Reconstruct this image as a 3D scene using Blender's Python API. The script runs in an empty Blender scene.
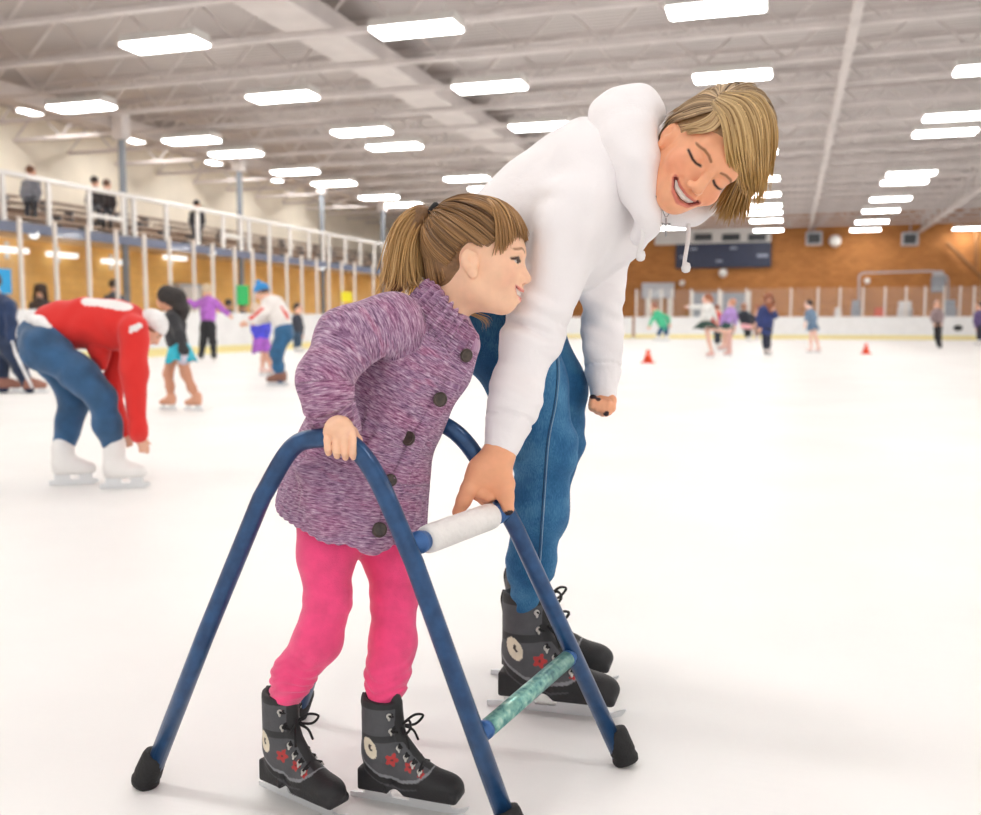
import bpy, math, random
import numpy as np
from mathutils import Vector, Matrix
from mathutils.bvhtree import BVHTree

rng = np.random.default_rng(7)
scene = bpy.context.scene
COL = scene.collection

# ------------------------------------------------------------------ camera geometry (photo frame 981 x 815)
FOC, HOR, VPX, CAMH = 950.0, 322.0, 790.0, 0.85
PITCH = math.atan((407.5 - HOR) / FOC)
YAW = math.atan2(VPX - 490.5, FOC * math.cos(PITCH) + (407.5 - HOR) * math.sin(PITCH))
def _rx(a):
    c, s = math.cos(a), math.sin(a); return np.array([[1, 0, 0], [0, c, -s], [0, s, c]])
def _rz(a):
    c, s = math.cos(a), math.sin(a); return np.array([[c, -s, 0], [s, c, 0], [0, 0, 1]])
RC = _rz(YAW) @ _rx(math.pi / 2 - PITCH)
CAM = np.array([0, 0, CAMH])
CR, CU, CB = RC[:, 0], RC[:, 1], RC[:, 2]          # camera right, up, towards the viewer
def ray(px, py): return RC @ np.array([(px - 490.5) / FOC, -(py - 407.5) / FOC, -1.0])
def W(px, py, d): return CAM + ray(px, py) * d      # measured point: photo position at distance d
def onz(px, py, z=0.0):
    r = ray(px, py); return CAM + r * ((z - CAMH) / r[2])
def onx(px, py, x):
    r = ray(px, py); return CAM + r * (x / r[0])
def ony(px, py, y):
    r = ray(px, py); return CAM + r * (y / r[1])
def depth_of(p): return float(-(RC.T @ (np.asarray(p) - CAM))[2])
def unit(v):
    v = np.asarray(v, float); return v / np.linalg.norm(v)

# ------------------------------------------------------------------ colour and materials
def lin(c):
    c = np.asarray(c, float) / 255.0
    return np.where(c <= 0.04045, c / 12.92, ((c + 0.055) / 1.055) ** 2.4)
def rgba(c): return tuple(lin(c)) + (1.0,)
MATS = {}
class NT:
    def __init__(s, name):
        s.m = bpy.data.materials.new(name); s.m.use_nodes = True
        s.t = s.m.node_tree; s.t.nodes.clear()
        s.out = s.n('ShaderNodeOutputMaterial')
    def n(s, typ, **kw):
        nd = s.t.nodes.new(typ)
        for k, v in kw.items():
            if k in nd.inputs: nd.inputs[k].default_value = v
            else: setattr(nd, k, v)
        return nd
    def l(s, a, b): s.t.links.new(a, b)
    def bsdf(s, **kw):
        b = s.n('ShaderNodeBsdfPrincipled')
        for k, v in kw.items(): b.inputs[k].default_value = v
        s.l(b.outputs[0], s.out.inputs[0]); return b
    def ramp(s, fac, stops):
        r = s.n('ShaderNodeValToRGB'); e = r.color_ramp.elements
        while len(e) < len(stops): e.new(0.5)
        for el, (p, c) in zip(e, stops): el.position = p; el.color = c if len(c) == 4 else rgba(c)
        s.l(fac, r.inputs[0]); return r
def mat(name, col, rough=0.6, metal=0.0, noise=0.0, nscale=20.0, bump=0.0, bscale=200.0, coat=0.0, sheen=0.0, spec=None, sub=0.0, coord='Object'):
    """A plain surface with faint colour variation and fine bump."""
    if name in MATS: return MATS[name]
    t = NT(name); b = t.bsdf(Roughness=rough, Metallic=metal)
    b.inputs['Base Color'].default_value = rgba(col)
    tc = t.n('ShaderNodeTexCoord')
    if noise:
        nz = t.n('ShaderNodeTexNoise', Scale=nscale, Detail=4.0); t.l(tc.outputs[coord], nz.inputs['Vector'])
        c = np.asarray(col, float)
        r = t.ramp(nz.outputs[0], [(0.3, tuple(np.clip(c * (1 - noise), 0, 255))), (0.7, tuple(np.clip(c * (1 + noise), 0, 255)))])
        t.l(r.outputs[0], b.inputs['Base Color'])
    if bump:
        nz = t.n('ShaderNodeTexNoise', Scale=bscale, Detail=3.0); t.l(tc.outputs[coord], nz.inputs['Vector'])
        bp = t.n('ShaderNodeBump', Strength=bump, Distance=0.01); t.l(nz.outputs[0], bp.inputs['Height']); t.l(bp.outputs[0], b.inputs['Normal'])
    if coat: b.inputs['Coat Weight'].default_value = coat
    if sheen: b.inputs['Sheen Weight'].default_value = sheen
    if spec is not None: b.inputs['Specular IOR Level'].default_value = spec
    if sub:
        b.inputs['Subsurface Weight'].default_value = sub; b.inputs['Subsurface Radius'].default_value = (0.012, 0.005, 0.003); b.inputs['Subsurface Scale'].default_value = 0.5
    MATS[name] = t.m; return t.m
def mat_vcol(name, rough=0.5, bump=0.0, bscale=300.0, sub=0.0, sheen=0.0, spec=0.5, var=0.0, vscale=60.0):
    """A surface coloured by the mesh's own colour attribute."""
    if name in MATS: return MATS[name]
    t = NT(name); b = t.bsdf(Roughness=rough); b.inputs['Specular IOR Level'].default_value = spec
    a = t.n('ShaderNodeAttribute', attribute_name='col')
    tc = t.n('ShaderNodeTexCoord')
    src = a.outputs['Color']
    if var:
        nz = t.n('ShaderNodeTexNoise', Scale=vscale, Detail=3.0); t.l(tc.outputs['Object'], nz.inputs['Vector'])
        mp = t.n('ShaderNodeMapRange'); mp.inputs['To Min'].default_value = 1 - var; mp.inputs['To Max'].default_value = 1 + var
        mp.inputs['From Min'].default_value = .25; mp.inputs['From Max'].default_value = .75
        t.l(nz.outputs[0], mp.inputs[0])
        mx = t.n('ShaderNodeVectorMath', operation='SCALE'); t.l(src, mx.inputs[0]); t.l(mp.outputs[0], mx.inputs['Scale']); src = mx.outputs[0]
    t.l(src, b.inputs['Base Color'])
    if bump:
        nz = t.n('ShaderNodeTexNoise', Scale=bscale, Detail=3.0); t.l(tc.outputs['Object'], nz.inputs['Vector'])
        bp = t.n('ShaderNodeBump', Strength=bump, Distance=0.004); t.l(nz.outputs[0], bp.inputs['Height']); t.l(bp.outputs[0], b.inputs['Normal'])
    if sub:
        b.inputs['Subsurface Weight'].default_value = sub; b.inputs['Subsurface Radius'].default_value = (0.010, 0.004, 0.002); b.inputs['Subsurface Scale'].default_value = 0.6
    if sheen: b.inputs['Sheen Weight'].default_value = sheen
    MATS[name] = t.m; return t.m

# ------------------------------------------------------------------ objects
def tag(o, label=None, cat=None, group=None, kind=None):
    if label: o['label'] = label
    if cat: o['category'] = cat
    if group: o['group'] = group
    if kind: o['kind'] = kind
    return o
def empty(name, loc=(0, 0, 0), **kw):
    o = bpy.data.objects.new(name, None); COL.objects.link(o); o.location = Vector([float(x) for x in loc]); o.empty_display_size = 0.1
    bpy.context.view_layer.update()
    return tag(o, **kw)
def link(name, me, m=None, parent=None, smooth=True):
    o = bpy.data.objects.new(name, me); COL.objects.link(o)
    if m is not None and not me.materials: me.materials.append(m)
    if smooth: me.shade_smooth()
    if parent is not None:
        o.parent = parent
        mw = Matrix.Identity(4); p = parent
        chain = []
        while p is not None: chain.append(p); p = p.parent
        for p in reversed(chain): mw = mw @ p.matrix_parent_inverse @ p.matrix_basis
        o.matrix_parent_inverse = mw.inverted()
    return o
def mesh_np(name, v, f, col=None):
    """Mesh from vertex and quad/triangle arrays."""
    me = bpy.data.meshes.new(name)
    v = np.asarray(v, np.float32); f = np.asarray(f, np.int32)
    k = f.shape[1]
    me.vertices.add(len(v)); me.vertices.foreach_set('co', v.ravel())
    me.loops.add(f.size); me.loops.foreach_set('vertex_index', f.ravel())
    me.polygons.add(len(f)); me.polygons.foreach_set('loop_start', np.arange(0, f.size, k, dtype=np.int32))
    me.update(calc_edges=True); me.validate()
    if col is not None: set_col(me, col)
    return me
def set_col(me, col):
    a = me.color_attributes.new('col', 'FLOAT_COLOR', 'POINT')
    c = np.ones((len(me.vertices), 4), np.float32); c[:, :3] = col; a.data.foreach_set('color', c.ravel())
class MB:
    """Collects simple solids in world space; build() links them as one mesh object."""
    def __init__(s): s.v = []; s.f = []; s.c = []
    def add(s, v, f, c=None):
        b = len(s.v); s.v += [tuple(map(float, p)) for p in v]; s.f += [tuple(b + i for i in q) for q in f]
        s.c += [tuple(c) if c is not None else (1, 1, 1)] * len(v); return s
    def box(s, lo, hi, bev=0.0, M=None, c=None):
        lo, hi = np.minimum(lo, hi), np.maximum(lo, hi)
        bev = min(bev, 0.49 * float((hi - lo).min()))
        if bev <= 0:
            v = [(x, y, z) for x in (lo[0], hi[0]) for y in (lo[1], hi[1]) for z in (lo[2], hi[2])]
            f = [(0, 1, 3, 2), (4, 6, 7, 5), (0, 4, 5, 1), (2, 3, 7, 6), (0, 2, 6, 4), (1, 5, 7, 3)]
        else:
            v = []; idx = {}
            for i, x in enumerate((lo[0], hi[0])):
                for j, y in enumerate((lo[1], hi[1])):
                    for k, z in enumerate((lo[2], hi[2])):
                        for ax in range(3):
                            p = [x, y, z]
                            for a2, bit in zip(range(3), (i, j, k)):
                                if a2 != ax: p[a2] += bev * (1 - 2 * bit)
                            idx[i, j, k, ax] = len(v); v.append(tuple(p))
            f = []
            for ax in range(3):
                a1, a2 = [(1, 2), (2, 0), (0, 1)][ax]
                for b in (0, 1):
                    q = []
                    for (u, w) in ((0, 0), (1, 0), (1, 1), (0, 1)):
                        k = [0, 0, 0]; k[ax] = b; k[a1] = u; k[a2] = w; q.append(idx[k[0], k[1], k[2], ax])
                    f.append(tuple(q if b else q[::-1]))
                for u in (0, 1):
                    for w in (0, 1):
                        ks = []
                        for b in (0, 1):
                            k = [0, 0, 0]; k[ax] = b; k[a1] = u; k[a2] = w; ks.append(tuple(k))
                        q = [idx[ks[0] + (a1,)], idx[ks[0] + (a2,)], idx[ks[1] + (a2,)], idx[ks[1] + (a1,)]]
                        f.append(tuple(q if u == w else q[::-1]))
            for i in (0, 1):
                for j in (0, 1):
                    for k in (0, 1):
                        q = [idx[i, j, k, 0], idx[i, j, k, 1], idx[i, j, k, 2]]
                        f.append(tuple(q if (i + j + k) % 2 else q[::-1]))
        if M is not None: v = [tuple(np.asarray(M)[:3, :3] @ np.array(p) + np.asarray(M)[:3, 3]) for p in v]
        return s.add(v, f, c)
    def tube(s, pts, r, n=12, c=None, caps=True, flat=1.0, up=None, cols=None):
        """A swept tube; r one radius or one per point; flat squashes the cross-section."""
        P = np.array(pts, float); N = len(P)
        rr = np.full(N, r, float) if np.isscalar(r) else np.array(r, float)
        T = np.gradient(P, axis=0); T /= np.linalg.norm(T, axis=1)[:, None] + 1e-12
        u = np.array(up, float) if up is not None else (np.array([0, 0, 1.]) if abs(T[0][2]) < .9 else np.array([1., 0, 0]))
        v = []; b = len(s.v)
        for i in range(N):
            a = np.cross(T[i], u); a /= np.linalg.norm(a) + 1e-12
            if up is None: u = np.cross(a, T[i])
            w = np.cross(a, T[i])
            for k in range(n):
                t = 2 * math.pi * k / n
                v.append(P[i] + rr[i] * (math.cos(t) * a + flat * math.sin(t) * w))
        f = [(i * n + k, i * n + (k + 1) % n, (i + 1) * n + (k + 1) % n, (i + 1) * n + k) for i in range(N - 1) for k in range(n)]
        if caps: f += [tuple(range(n))[::-1], tuple((N - 1) * n + k for k in range(n))]
        s.add(v, f, c)
        if cols is not None:
            for i in range(N):
                for k in range(n): s.c[b + i * n + k] = tuple(cols[i])
        return s
    def ball(s, c0, r, n=12, c=None, R=None):
        r = np.array([r, r, r], float) if np.isscalar(r) else np.array(r, float)
        v = []
        for i in range(1, n):
            th = math.pi * i / n
            for k in range(2 * n):
                a = math.pi * k / n
                v.append(np.array([math.sin(th) * math.cos(a), math.sin(th) * math.sin(a), math.cos(th)]) * r)
        v += [np.array([0, 0, 1.]) * r, np.array([0, 0, -1.]) * r]
        if R is not None: v = [np.asarray(R) @ p for p in v]
        v = [p + np.asarray(c0) for p in v]
        m = 2 * n; f = []
        for i in range(n - 2):
            for k in range(m): f.append((i * m + k, (i + 1) * m + k, (i + 1) * m + (k + 1) % m, i * m + (k + 1) % m))
        t, b = (n - 1) * m, (n - 1) * m + 1
        for k in range(m): f.append((t, k, (k + 1) % m)); f.append((b, (n - 2) * m + (k + 1) % m, (n - 2) * m + k))
        return s.add(v, f, c)
    def lathe(s, prof, o=(0, 0, 0), n=24, c=None, M=None):
        v = []; f = []
        for (r, z) in prof:
            for k in range(n):
                t = 2 * math.pi * k / n; p = np.array([r * math.cos(t), r * math.sin(t), z])
                if M is not None: p = np.asarray(M) @ p
                v.append(p + np.asarray(o))
        m = len(prof)
        f = [(i * n + k, i * n + (k + 1) % n, (i + 1) * n + (k + 1) % n, (i + 1) * n + k) for i in range(m - 1) for k in range(n)]
        f += [tuple(range(n))[::-1], tuple((m - 1) * n + k for k in range(n))]
        return s.add(v, f, c)
    def prism(s, poly, a0, a1, axis, c=None, M=None):
        """Outline poly (u,v) pushed from a0 to a1 along the given axis."""
        n = len(poly); v = []
        for a in (a0, a1):
            for (u, w) in poly:
                p = {0: (a, u, w), 1: (u, a, w), 2: (u, w, a)}[axis]
                v.append(p if M is None else tuple(np.asarray(M)[:3, :3] @ np.array(p) + np.asarray(M)[:3, 3]))
        f = [tuple(range(n))[::-1], tuple(range(n, 2 * n))] + [(i, (i + 1) % n, n + (i + 1) % n, n + i) for i in range(n)]
        return s.add(v, f, c)
    def build(s, name, m=None, parent=None, smooth=False, vcol=False, fix=True):
        me = bpy.data.meshes.new(name); me.from_pydata(s.v, [], s.f); me.update()
        if vcol: set_col(me, np.array(s.c, np.float32))
        o = link(name, me, m, parent, smooth)
        if fix:
            import bmesh
            b = bmesh.new(); b.from_mesh(me); bmesh.ops.recalc_face_normals(b, faces=b.faces); b.to_mesh(me); b.free()
        return o
def bend(pts, rad, n=8):
    """A polyline with its corners rounded."""
    P = [np.asarray(p, float) for p in pts]; out = [P[0]]
    for i in range(1, len(P) - 1):
        a, b, c = P[i - 1], P[i], P[i + 1]; r = rad if np.isscalar(rad) else rad[i]
        d1, d2 = unit(a - b), unit(c - b)
        ll = min(r, .49 * np.linalg.norm(a - b), .49 * np.linalg.norm(c - b))
        p, q = b + d1 * ll, b + d2 * ll
        for k in range(n + 1):
            t = k / n; out.append((1 - t) ** 2 * p + 2 * t * (1 - t) * b + t * t * q)
    return out + [P[-1]]
def spline(pts, n=8):
    """Catmull-Rom through the points."""
    P = [np.asarray(p, float) for p in pts]; P = [2 * P[0] - P[1]] + P + [2 * P[-1] - P[-2]]; out = []
    for i in range(1, len(P) - 2):
        for k in range(n):
            t = k / n
            out.append(.5 * (2 * P[i] + (P[i + 1] - P[i - 1]) * t + (2 * P[i - 1] - 5 * P[i] + 4 * P[i + 1] - P[i + 2]) * t * t + (3 * P[i] - P[i - 1] - 3 * P[i + 1] + P[i + 2]) * t ** 3))
    return np.array(out + [P[-2]])

# ------------------------------------------------------------------ organic solids: blended distance field -> one continuous surface
class Field:
    def __init__(s): s.ops = []; s.lo = np.full(3, 1e9); s.hi = np.full(3, -1e9)
    def _b(s, p, r): s.lo = np.minimum(s.lo, np.asarray(p) - r); s.hi = np.maximum(s.hi, np.asarray(p) + r)
    def cone(s, a, b, ra, rb, k=.02, op='+', sq=None):
        a, b = np.asarray(a, float), np.asarray(b, float)
        if op == '+': s._b(a, ra * 1.3); s._b(b, rb * 1.3)
        ba = b - a; L2 = max(float(ba @ ba), 1e-12)
        def f(p):
            q = p - a
            if sq is not None:
                ax, fac, c0 = sq; q = q + np.outer((p - c0) @ ax, ax) * (1 / fac - 1)
            t = np.clip(q @ ba / L2, 0, 1)
            return np.linalg.norm(q - t[:, None] * ba, axis=1) - (ra + (rb - ra) * t)
        s.ops.append((op, f, k)); return s
    def chain(s, pts, k=.02, op='+', sq=None):
        if len(pts) == 1: return s.cone(pts[0][0], pts[0][0], pts[0][1], pts[0][1], k, op, sq)
        for (a, ra), (b, rb) in zip(pts[:-1], pts[1:]): s.cone(a, b, ra, rb, k, op, sq)
        return s
    def ell(s, c, r, R=None, k=.02, op='+'):
        c = np.asarray(c, float); r = np.array([r] * 3 if np.isscalar(r) else r, float)
        R = np.eye(3) if R is None else np.asarray(R)
        if op == '+': s._b(c, r.max() * 1.1)
        def f(p):
            q = (p - c) @ R; k0 = np.linalg.norm(q / r, axis=1); k1 = np.linalg.norm(q / r ** 2, axis=1) + 1e-9
            return k0 * (k0 - 1) / k1
        s.ops.append((op, f, k)); return s
    def box(s, c, h, R=None, rd=.01, k=.01, op='+'):
        c = np.asarray(c, float); h = np.asarray(h, float); R = np.eye(3) if R is None else np.asarray(R)
        if op == '+': s._b(c, np.linalg.norm(h))
        def f(p):
            q = np.abs((p - c) @ R) - (h - rd)
            return np.linalg.norm(np.maximum(q, 0), axis=1) + np.minimum(q.max(axis=1), 0) - rd
        s.ops.append((op, f, k)); return s
    def cut(s, pt, nrm, k=.004):
        pt = np.asarray(pt, float); nrm = unit(nrm)
        s.ops.append(('x', lambda p: (p - pt) @ nrm, k)); return s
    def func(s, f): s.ops.append(('d', f, 0)); return s
    def ev(s, p):
        d = np.full(len(p), 1e3)
        for op, f, k in s.ops:
            if op == 'd': d = d + f(p); continue
            e = f(p)
            if op == '+':
                h = np.maximum(k - np.abs(d - e), 0) / k; d = np.minimum(d, e) - h * h * k * .25
            else:
                if op == '-': e = -e
                h = np.maximum(k - np.abs(d - e), 0) / k; d = np.maximum(d, e) + h * h * k * .25
        return d
    def eval(s, p):
        return np.concatenate([s.ev(p[i:i + 400000]) for i in range(0, len(p), 400000)]) if len(p) else np.zeros(0)
    def surf(s, h, smooth=1, pad=.012):
        B = 6; lo = s.lo - pad; n = np.ceil((s.hi + pad - lo) / (h * B)).astype(int) + 1
        ax = [lo[i] + (np.arange(n[i]) + .5) * h * B for i in range(3)]
        g = np.stack(np.meshgrid(*ax, indexing='ij'), -1).reshape(-1, 3)
        cd = s.eval(g).reshape(n)
        vol = np.repeat(np.repeat(np.repeat(cd.astype(np.float32), B, 0), B, 1), B, 2)
        act = np.argwhere(np.abs(cd) < h * B * 1.9)
        o = (np.stack(np.meshgrid(*[np.arange(B)] * 3, indexing='ij'), -1).reshape(-1, 3) + .5) * h
        for i in range(0, len(act), 2000):
            a = act[i:i + 2000]
            p = (lo + a[:, None, :] * (h * B) + o[None]).reshape(-1, 3)
            d = s.ev(p).astype(np.float32).reshape(len(a), B, B, B)
            v6 = vol.reshape(n[0], B, n[1], B, n[2], B)
            v6[a[:, 0], :, a[:, 1], :, a[:, 2], :] = d
        v, f = nets(vol)
        v = lo + (v + .5) * h
        return laplace(v, f, smooth), f
def nets(vol):
    s = vol < 0; n = np.array(s.shape)
    cnt = np.zeros(n - 1, np.int8)
    C = [(i, j, k) for i in (0, 1) for j in (0, 1) for k in (0, 1)]
    for i, j, k in C: cnt += s[i:n[0] - 1 + i, j:n[1] - 1 + j, k:n[2] - 1 + k]
    cell = np.argwhere((cnt > 0) & (cnt < 8)); idx = np.full(n - 1, -1, np.int32); idx[tuple(cell.T)] = np.arange(len(cell))
    val = {c: vol[cell[:, 0] + c[0], cell[:, 1] + c[1], cell[:, 2] + c[2]] for c in C}
    acc = np.zeros((len(cell), 3)); w = np.zeros(len(cell))
    for c in C:
        for ax in range(3):
            if c[ax]: continue
            e = list(c); e[ax] = 1; a, b = val[c], val[tuple(e)]
            m = (a < 0) != (b < 0); t = np.where(m, a / np.where(m, a - b, 1), 0)
            p = np.tile(np.array(c, float), (len(cell), 1)); p[:, ax] += t
            acc += p * m[:, None]; w += m
    v = cell + acc / w[:, None]; F = []
    for ax in range(3):
        u, q = [(1, 2), (2, 0), (0, 1)][ax]
        a = s[tuple(slice(0, n[i] - 1) if i == ax else slice(1, n[i] - 1) for i in range(3))]
        b = s[tuple(slice(1, n[i]) if i == ax else slice(1, n[i] - 1) for i in range(3))]
        for pos in (True, False):
            e = np.argwhere(a & ~b if pos else b & ~a)
            if not len(e): continue
            e = e + np.array([0 if i == ax else 1 for i in range(3)])
            qd = []
            for du, dq in ((-1, -1), (0, -1), (0, 0), (-1, 0)):
                c = e.copy(); c[:, u] += du; c[:, q] += dq; qd.append(idx[c[:, 0], c[:, 1], c[:, 2]])
            qd = np.stack(qd, 1); F.append(qd if pos else qd[:, ::-1])
    F = np.concatenate(F); return v, F[(F >= 0).all(1)]
def laplace(v, f, it, lam=.5):
    if not it: return v
    a = np.concatenate([f[:, 0], f[:, 1], f[:, 2], f[:, 3]]); b = np.concatenate([f[:, 1], f[:, 2], f[:, 3], f[:, 0]])
    n = len(v); deg = np.bincount(a, minlength=n) + np.bincount(b, minlength=n) + 1e-9
    for _ in range(it):
        m = np.stack([(np.bincount(a, v[b, i], n) + np.bincount(b, v[a, i], n)) / deg for i in range(3)], 1)
        v = v + lam * (m - v)
    return v
def fobj(fld, h, name, m, parent, smooth=1, col=None, attr=None):
    v, f = fld.surf(h, smooth)
    me = mesh_np(name, v, f)
    if col is not None: set_col(me, col(v) if callable(col) else np.tile(np.asarray(col), (len(v), 1)))
    if attr is not None:
        a = me.attributes.new('flow', 'FLOAT_VECTOR', 'POINT'); a.data.foreach_set('vector', attr(v).astype(np.float32).ravel())
    return link(name, me, m, parent)
def bvh(o):
    me = o.data; n = len(me.vertices); v = np.empty(n * 3, np.float32); me.vertices.foreach_get('co', v)
    return BVHTree.FromPolygons([Vector(p) for p in v.reshape(-1, 3).tolist()], [tuple(p.vertices) for p in me.polygons])
def hit(tree, px, py):
    """Where the sight line through a photo position meets a surface: (point, normal) or None."""
    loc, nr, _, _ = tree.ray_cast(Vector(CAM.tolist()), Vector(unit(ray(px, py)).tolist()))
    return None if loc is None else (np.array(loc), np.array(nr))
# ------------------------------------------------------------------ setting: ice, walls, roof
def noise_ice():
    t = NT('rink_ice'); b = t.bsdf(Roughness=.32); b.inputs['Specular IOR Level'].default_value = .35
    tc = t.n('ShaderNodeTexCoord')
    nz = t.n('ShaderNodeTexNoise', Scale=.8, Detail=5.0); t.l(tc.outputs['Object'], nz.inputs['Vector'])
    r = t.ramp(nz.outputs[0], [(.3, (240, 239, 237)), (.7, (248, 247, 245))]); t.l(r.outputs[0], b.inputs['Base Color'])
    n2 = t.n('ShaderNodeTexNoise', Scale=9.0, Detail=6.0); t.l(tc.outputs['Object'], n2.inputs['Vector'])
    mr = t.n('ShaderNodeMapRange'); mr.inputs['To Min'].default_value = .35; mr.inputs['To Max'].default_value = .6
    t.l(n2.outputs[0], mr.inputs[0]); t.l(mr.outputs[0], b.inputs['Roughness'])
    # skate scratches: thin stretched noise
    mp = t.n('ShaderNodeMapping'); mp.inputs['Scale'].default_value = (3.0, 40.0, 1.0); mp.inputs['Rotation'].default_value = (0, 0, .6)
    t.l(tc.outputs['Object'], mp.inputs[0]); n3 = t.n('ShaderNodeTexNoise', Scale=2.0, Detail=8.0); t.l(mp.outputs[0], n3.inputs['Vector'])
    bp = t.n('ShaderNodeBump', Strength=.06, Distance=.01); t.l(n3.outputs[0], bp.inputs['Height']); t.l(bp.outputs[0], b.inputs['Normal'])
    return t.m
def brick_mat(name, c1, c2, mortar, axis):
    t = NT(name); b = t.bsdf(Roughness=.8)
    tc = t.n('ShaderNodeTexCoord'); sp = t.n('ShaderNodeSeparateXYZ'); t.l(tc.outputs['Object'], sp.inputs[0])
    cb = t.n('ShaderNodeCombineXYZ'); t.l(sp.outputs['Y' if axis == 'x' else 'X'], cb.inputs[0]); t.l(sp.outputs['Z'], cb.inputs[1])
    br = t.n('ShaderNodeTexBrick', Scale=1.0); t.l(cb.outputs[0], br.inputs['Vector'])
    br.inputs['Color1'].default_value = rgba(c1); br.inputs['Color2'].default_value = rgba(c2); br.inputs['Mortar'].default_value = rgba(mortar)
    br.inputs['Brick Width'].default_value = .4; br.inputs['Row Height'].default_value = .2; br.inputs['Mortar Size'].default_value = .012
    nz = t.n('ShaderNodeTexNoise', Scale=1.5, Detail=4.0); t.l(tc.outputs['Object'], nz.inputs['Vector'])
    mr = t.n('ShaderNodeMapRange'); mr.inputs['To Min'].default_value = .85; mr.inputs['To Max'].default_value = 1.15; t.l(nz.outputs[0], mr.inputs[0])
    vs = t.n('ShaderNodeVectorMath', operation='SCALE'); t.l(br.outputs[0], vs.inputs[0]); t.l(mr.outputs[0], vs.inputs['Scale']); t.l(vs.outputs[0], b.inputs['Base Color'])
    bp = t.n('ShaderNodeBump', Strength=.3, Distance=.01); t.l(br.outputs['Fac'], bp.inputs['Height']); bp.invert = True; t.l(bp.outputs[0], b.inputs['Normal'])
    return t.m
def glass_mat():
    t = NT('rink_glass'); tr = t.n('ShaderNodeBsdfTransparent', Color=(.985, .99, .99, 1)); g = t.n('ShaderNodeBsdfGlossy', Roughness=.05, Color=(1, 1, 1, 1))
    mx = t.n('ShaderNodeMixShader'); mx.inputs[0].default_value = .035; t.l(tr.outputs[0], mx.inputs[1]); t.l(g.outputs[0], mx.inputs[2])
    t.l(mx.outputs[0], t.out.inputs[0]); return t.m
def lamp_mat(name, strength, col=(1, .98, .95)):
    t = NT(name); e = t.n('ShaderNodeEmission', Strength=strength, Color=tuple(col) + (1,)); t.l(e.outputs[0], t.out.inputs[0]); return t.m

XB, XW, XC = -14.9, -17.3, -21.0      # left boards, brick wall under the balcony, pale wall above
YF, YW = 50.0, 55.0                   # far boards, far wall
XR = 14.0; YB = -4.0
ZJ, ZD = 5.9, 6.8                     # underside of the joists, roof deck
WHITE = mat('white_paint', (232, 229, 226), .5, noise=.02, nscale=2)
ROOFW = mat('roof_paint', (214, 206, 203), .7, noise=.04, nscale=1.5)
BOARDW = mat('board_plastic', (240, 240, 240), .35, noise=.015, nscale=3)

tag(MB().box((XC - .5, YB, -.2), (XR + 8, YW + .5, 0)).build('floor', noise_ice()), kind='structure')
# left: brick below the balcony, pale plaster above; far brick wall
tag(MB().box((XW - .3, YB, 0), (XW, YW, 2.8)).build('wall_left', brick_mat('left_brick', (250, 200, 118), (244, 190, 106), (236, 184, 112), 'x')), kind='structure')
tag(MB().box((XC - .3, YB, 2.7), (XC, YW, ZD)).build('wall_left.001', mat('cream_plaster', (244, 236, 220), .8, noise=.04, nscale=.6)), kind='structure')
tag(MB().box((XC - .5, YW, 0), (XR + 8, YW + .3, ZD)).build('wall_far', brick_mat('far_brick', (190, 128, 68), (172, 112, 58), (158, 106, 60), 'y')), kind='structure')
# roof deck with shallow ribs
def deck():
    t = NT('roof_deck'); b = t.bsdf(Roughness=.7)
    tc = t.n('ShaderNodeTexCoord'); sp = t.n('ShaderNodeSeparateXYZ'); t.l(tc.outputs['Object'], sp.inputs[0])
    nz = t.n('ShaderNodeTexNoise', Scale=.4, Detail=4.0); t.l(tc.outputs['Object'], nz.inputs['Vector'])
    r = t.ramp(nz.outputs[0], [(.3, (188, 180, 178)), (.7, (202, 194, 191))]); t.l(r.outputs[0], b.inputs['Base Color'])
    wv = t.n('ShaderNodeTexWave', Scale=1.6, bands_direction='Y'); t.l(tc.outputs['Object'], wv.inputs['Vector'])
    bp = t.n('ShaderNodeBump', Strength=.8, Distance=.04); t.l(wv.outputs[0], bp.inputs['Height']); t.l(bp.outputs[0], b.inputs['Normal'])
    return t.m
tag(MB().box((XC - .5, YB, ZD), (XR + 8, YW + .3, ZD + .2)).build('ceiling', deck()), kind='structure')
# open-web joists across the hall
jm = MB(); x0, x1 = XC, XR + 8
jm.box((x0, -.07, ZJ), (x1, .07, ZJ + .09)); jm.box((x0, -.07, ZD - .1), (x1, .07, ZD))
step = .8
k = 0; x = x0
while x < x1 - .01:
    a, b = ((x, 0, ZJ + .06), (x + step, 0, ZD - .06)) if k % 2 == 0 else ((x, 0, ZD - .06), (x + step, 0, ZJ + .06))
    jm.tube([a, b], .028, n=6); x += step; k += 1
j0 = tag(jm.build('ceiling_beam', ROOFW), kind='structure'); j0.location.y = 3.0
for i in range(1, 25):
    c = j0.copy(); COL.objects.link(c); c.location.y = 3.0 + 2.12 * i
# flat ducts and girders along the hall
for i, (xa, wd, za, zb) in enumerate([(-8.3, .95, 6.0, 6.35), (-18.0, .5, 6.1, 6.5), (.9, .16, 5.78, 5.9)]):
    tag(MB().box((xa - wd / 2, 2.0, za), (xa + wd / 2, YW, zb), .02).build('ceiling_beam_trim' if i else 'ceiling_beam_slab', ROOFW), kind='structure')
gm = MB(); xg = 6.4
gm.box((xg - .1, 2, ZJ - .35), (xg + .1, YW, ZJ - .22)); y = 2.0; k = 0
while y < YW - 1:
    gm.tube([(xg, y, ZJ - .28 if k % 2 else ZD - .1), (xg, y + 1.06, ZD - .1 if k % 2 else ZJ - .28)], .05, n=6); y += 1.06; k += 1
tag(gm.build('ceiling_beam', ROOFW), kind='structure')
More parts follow.
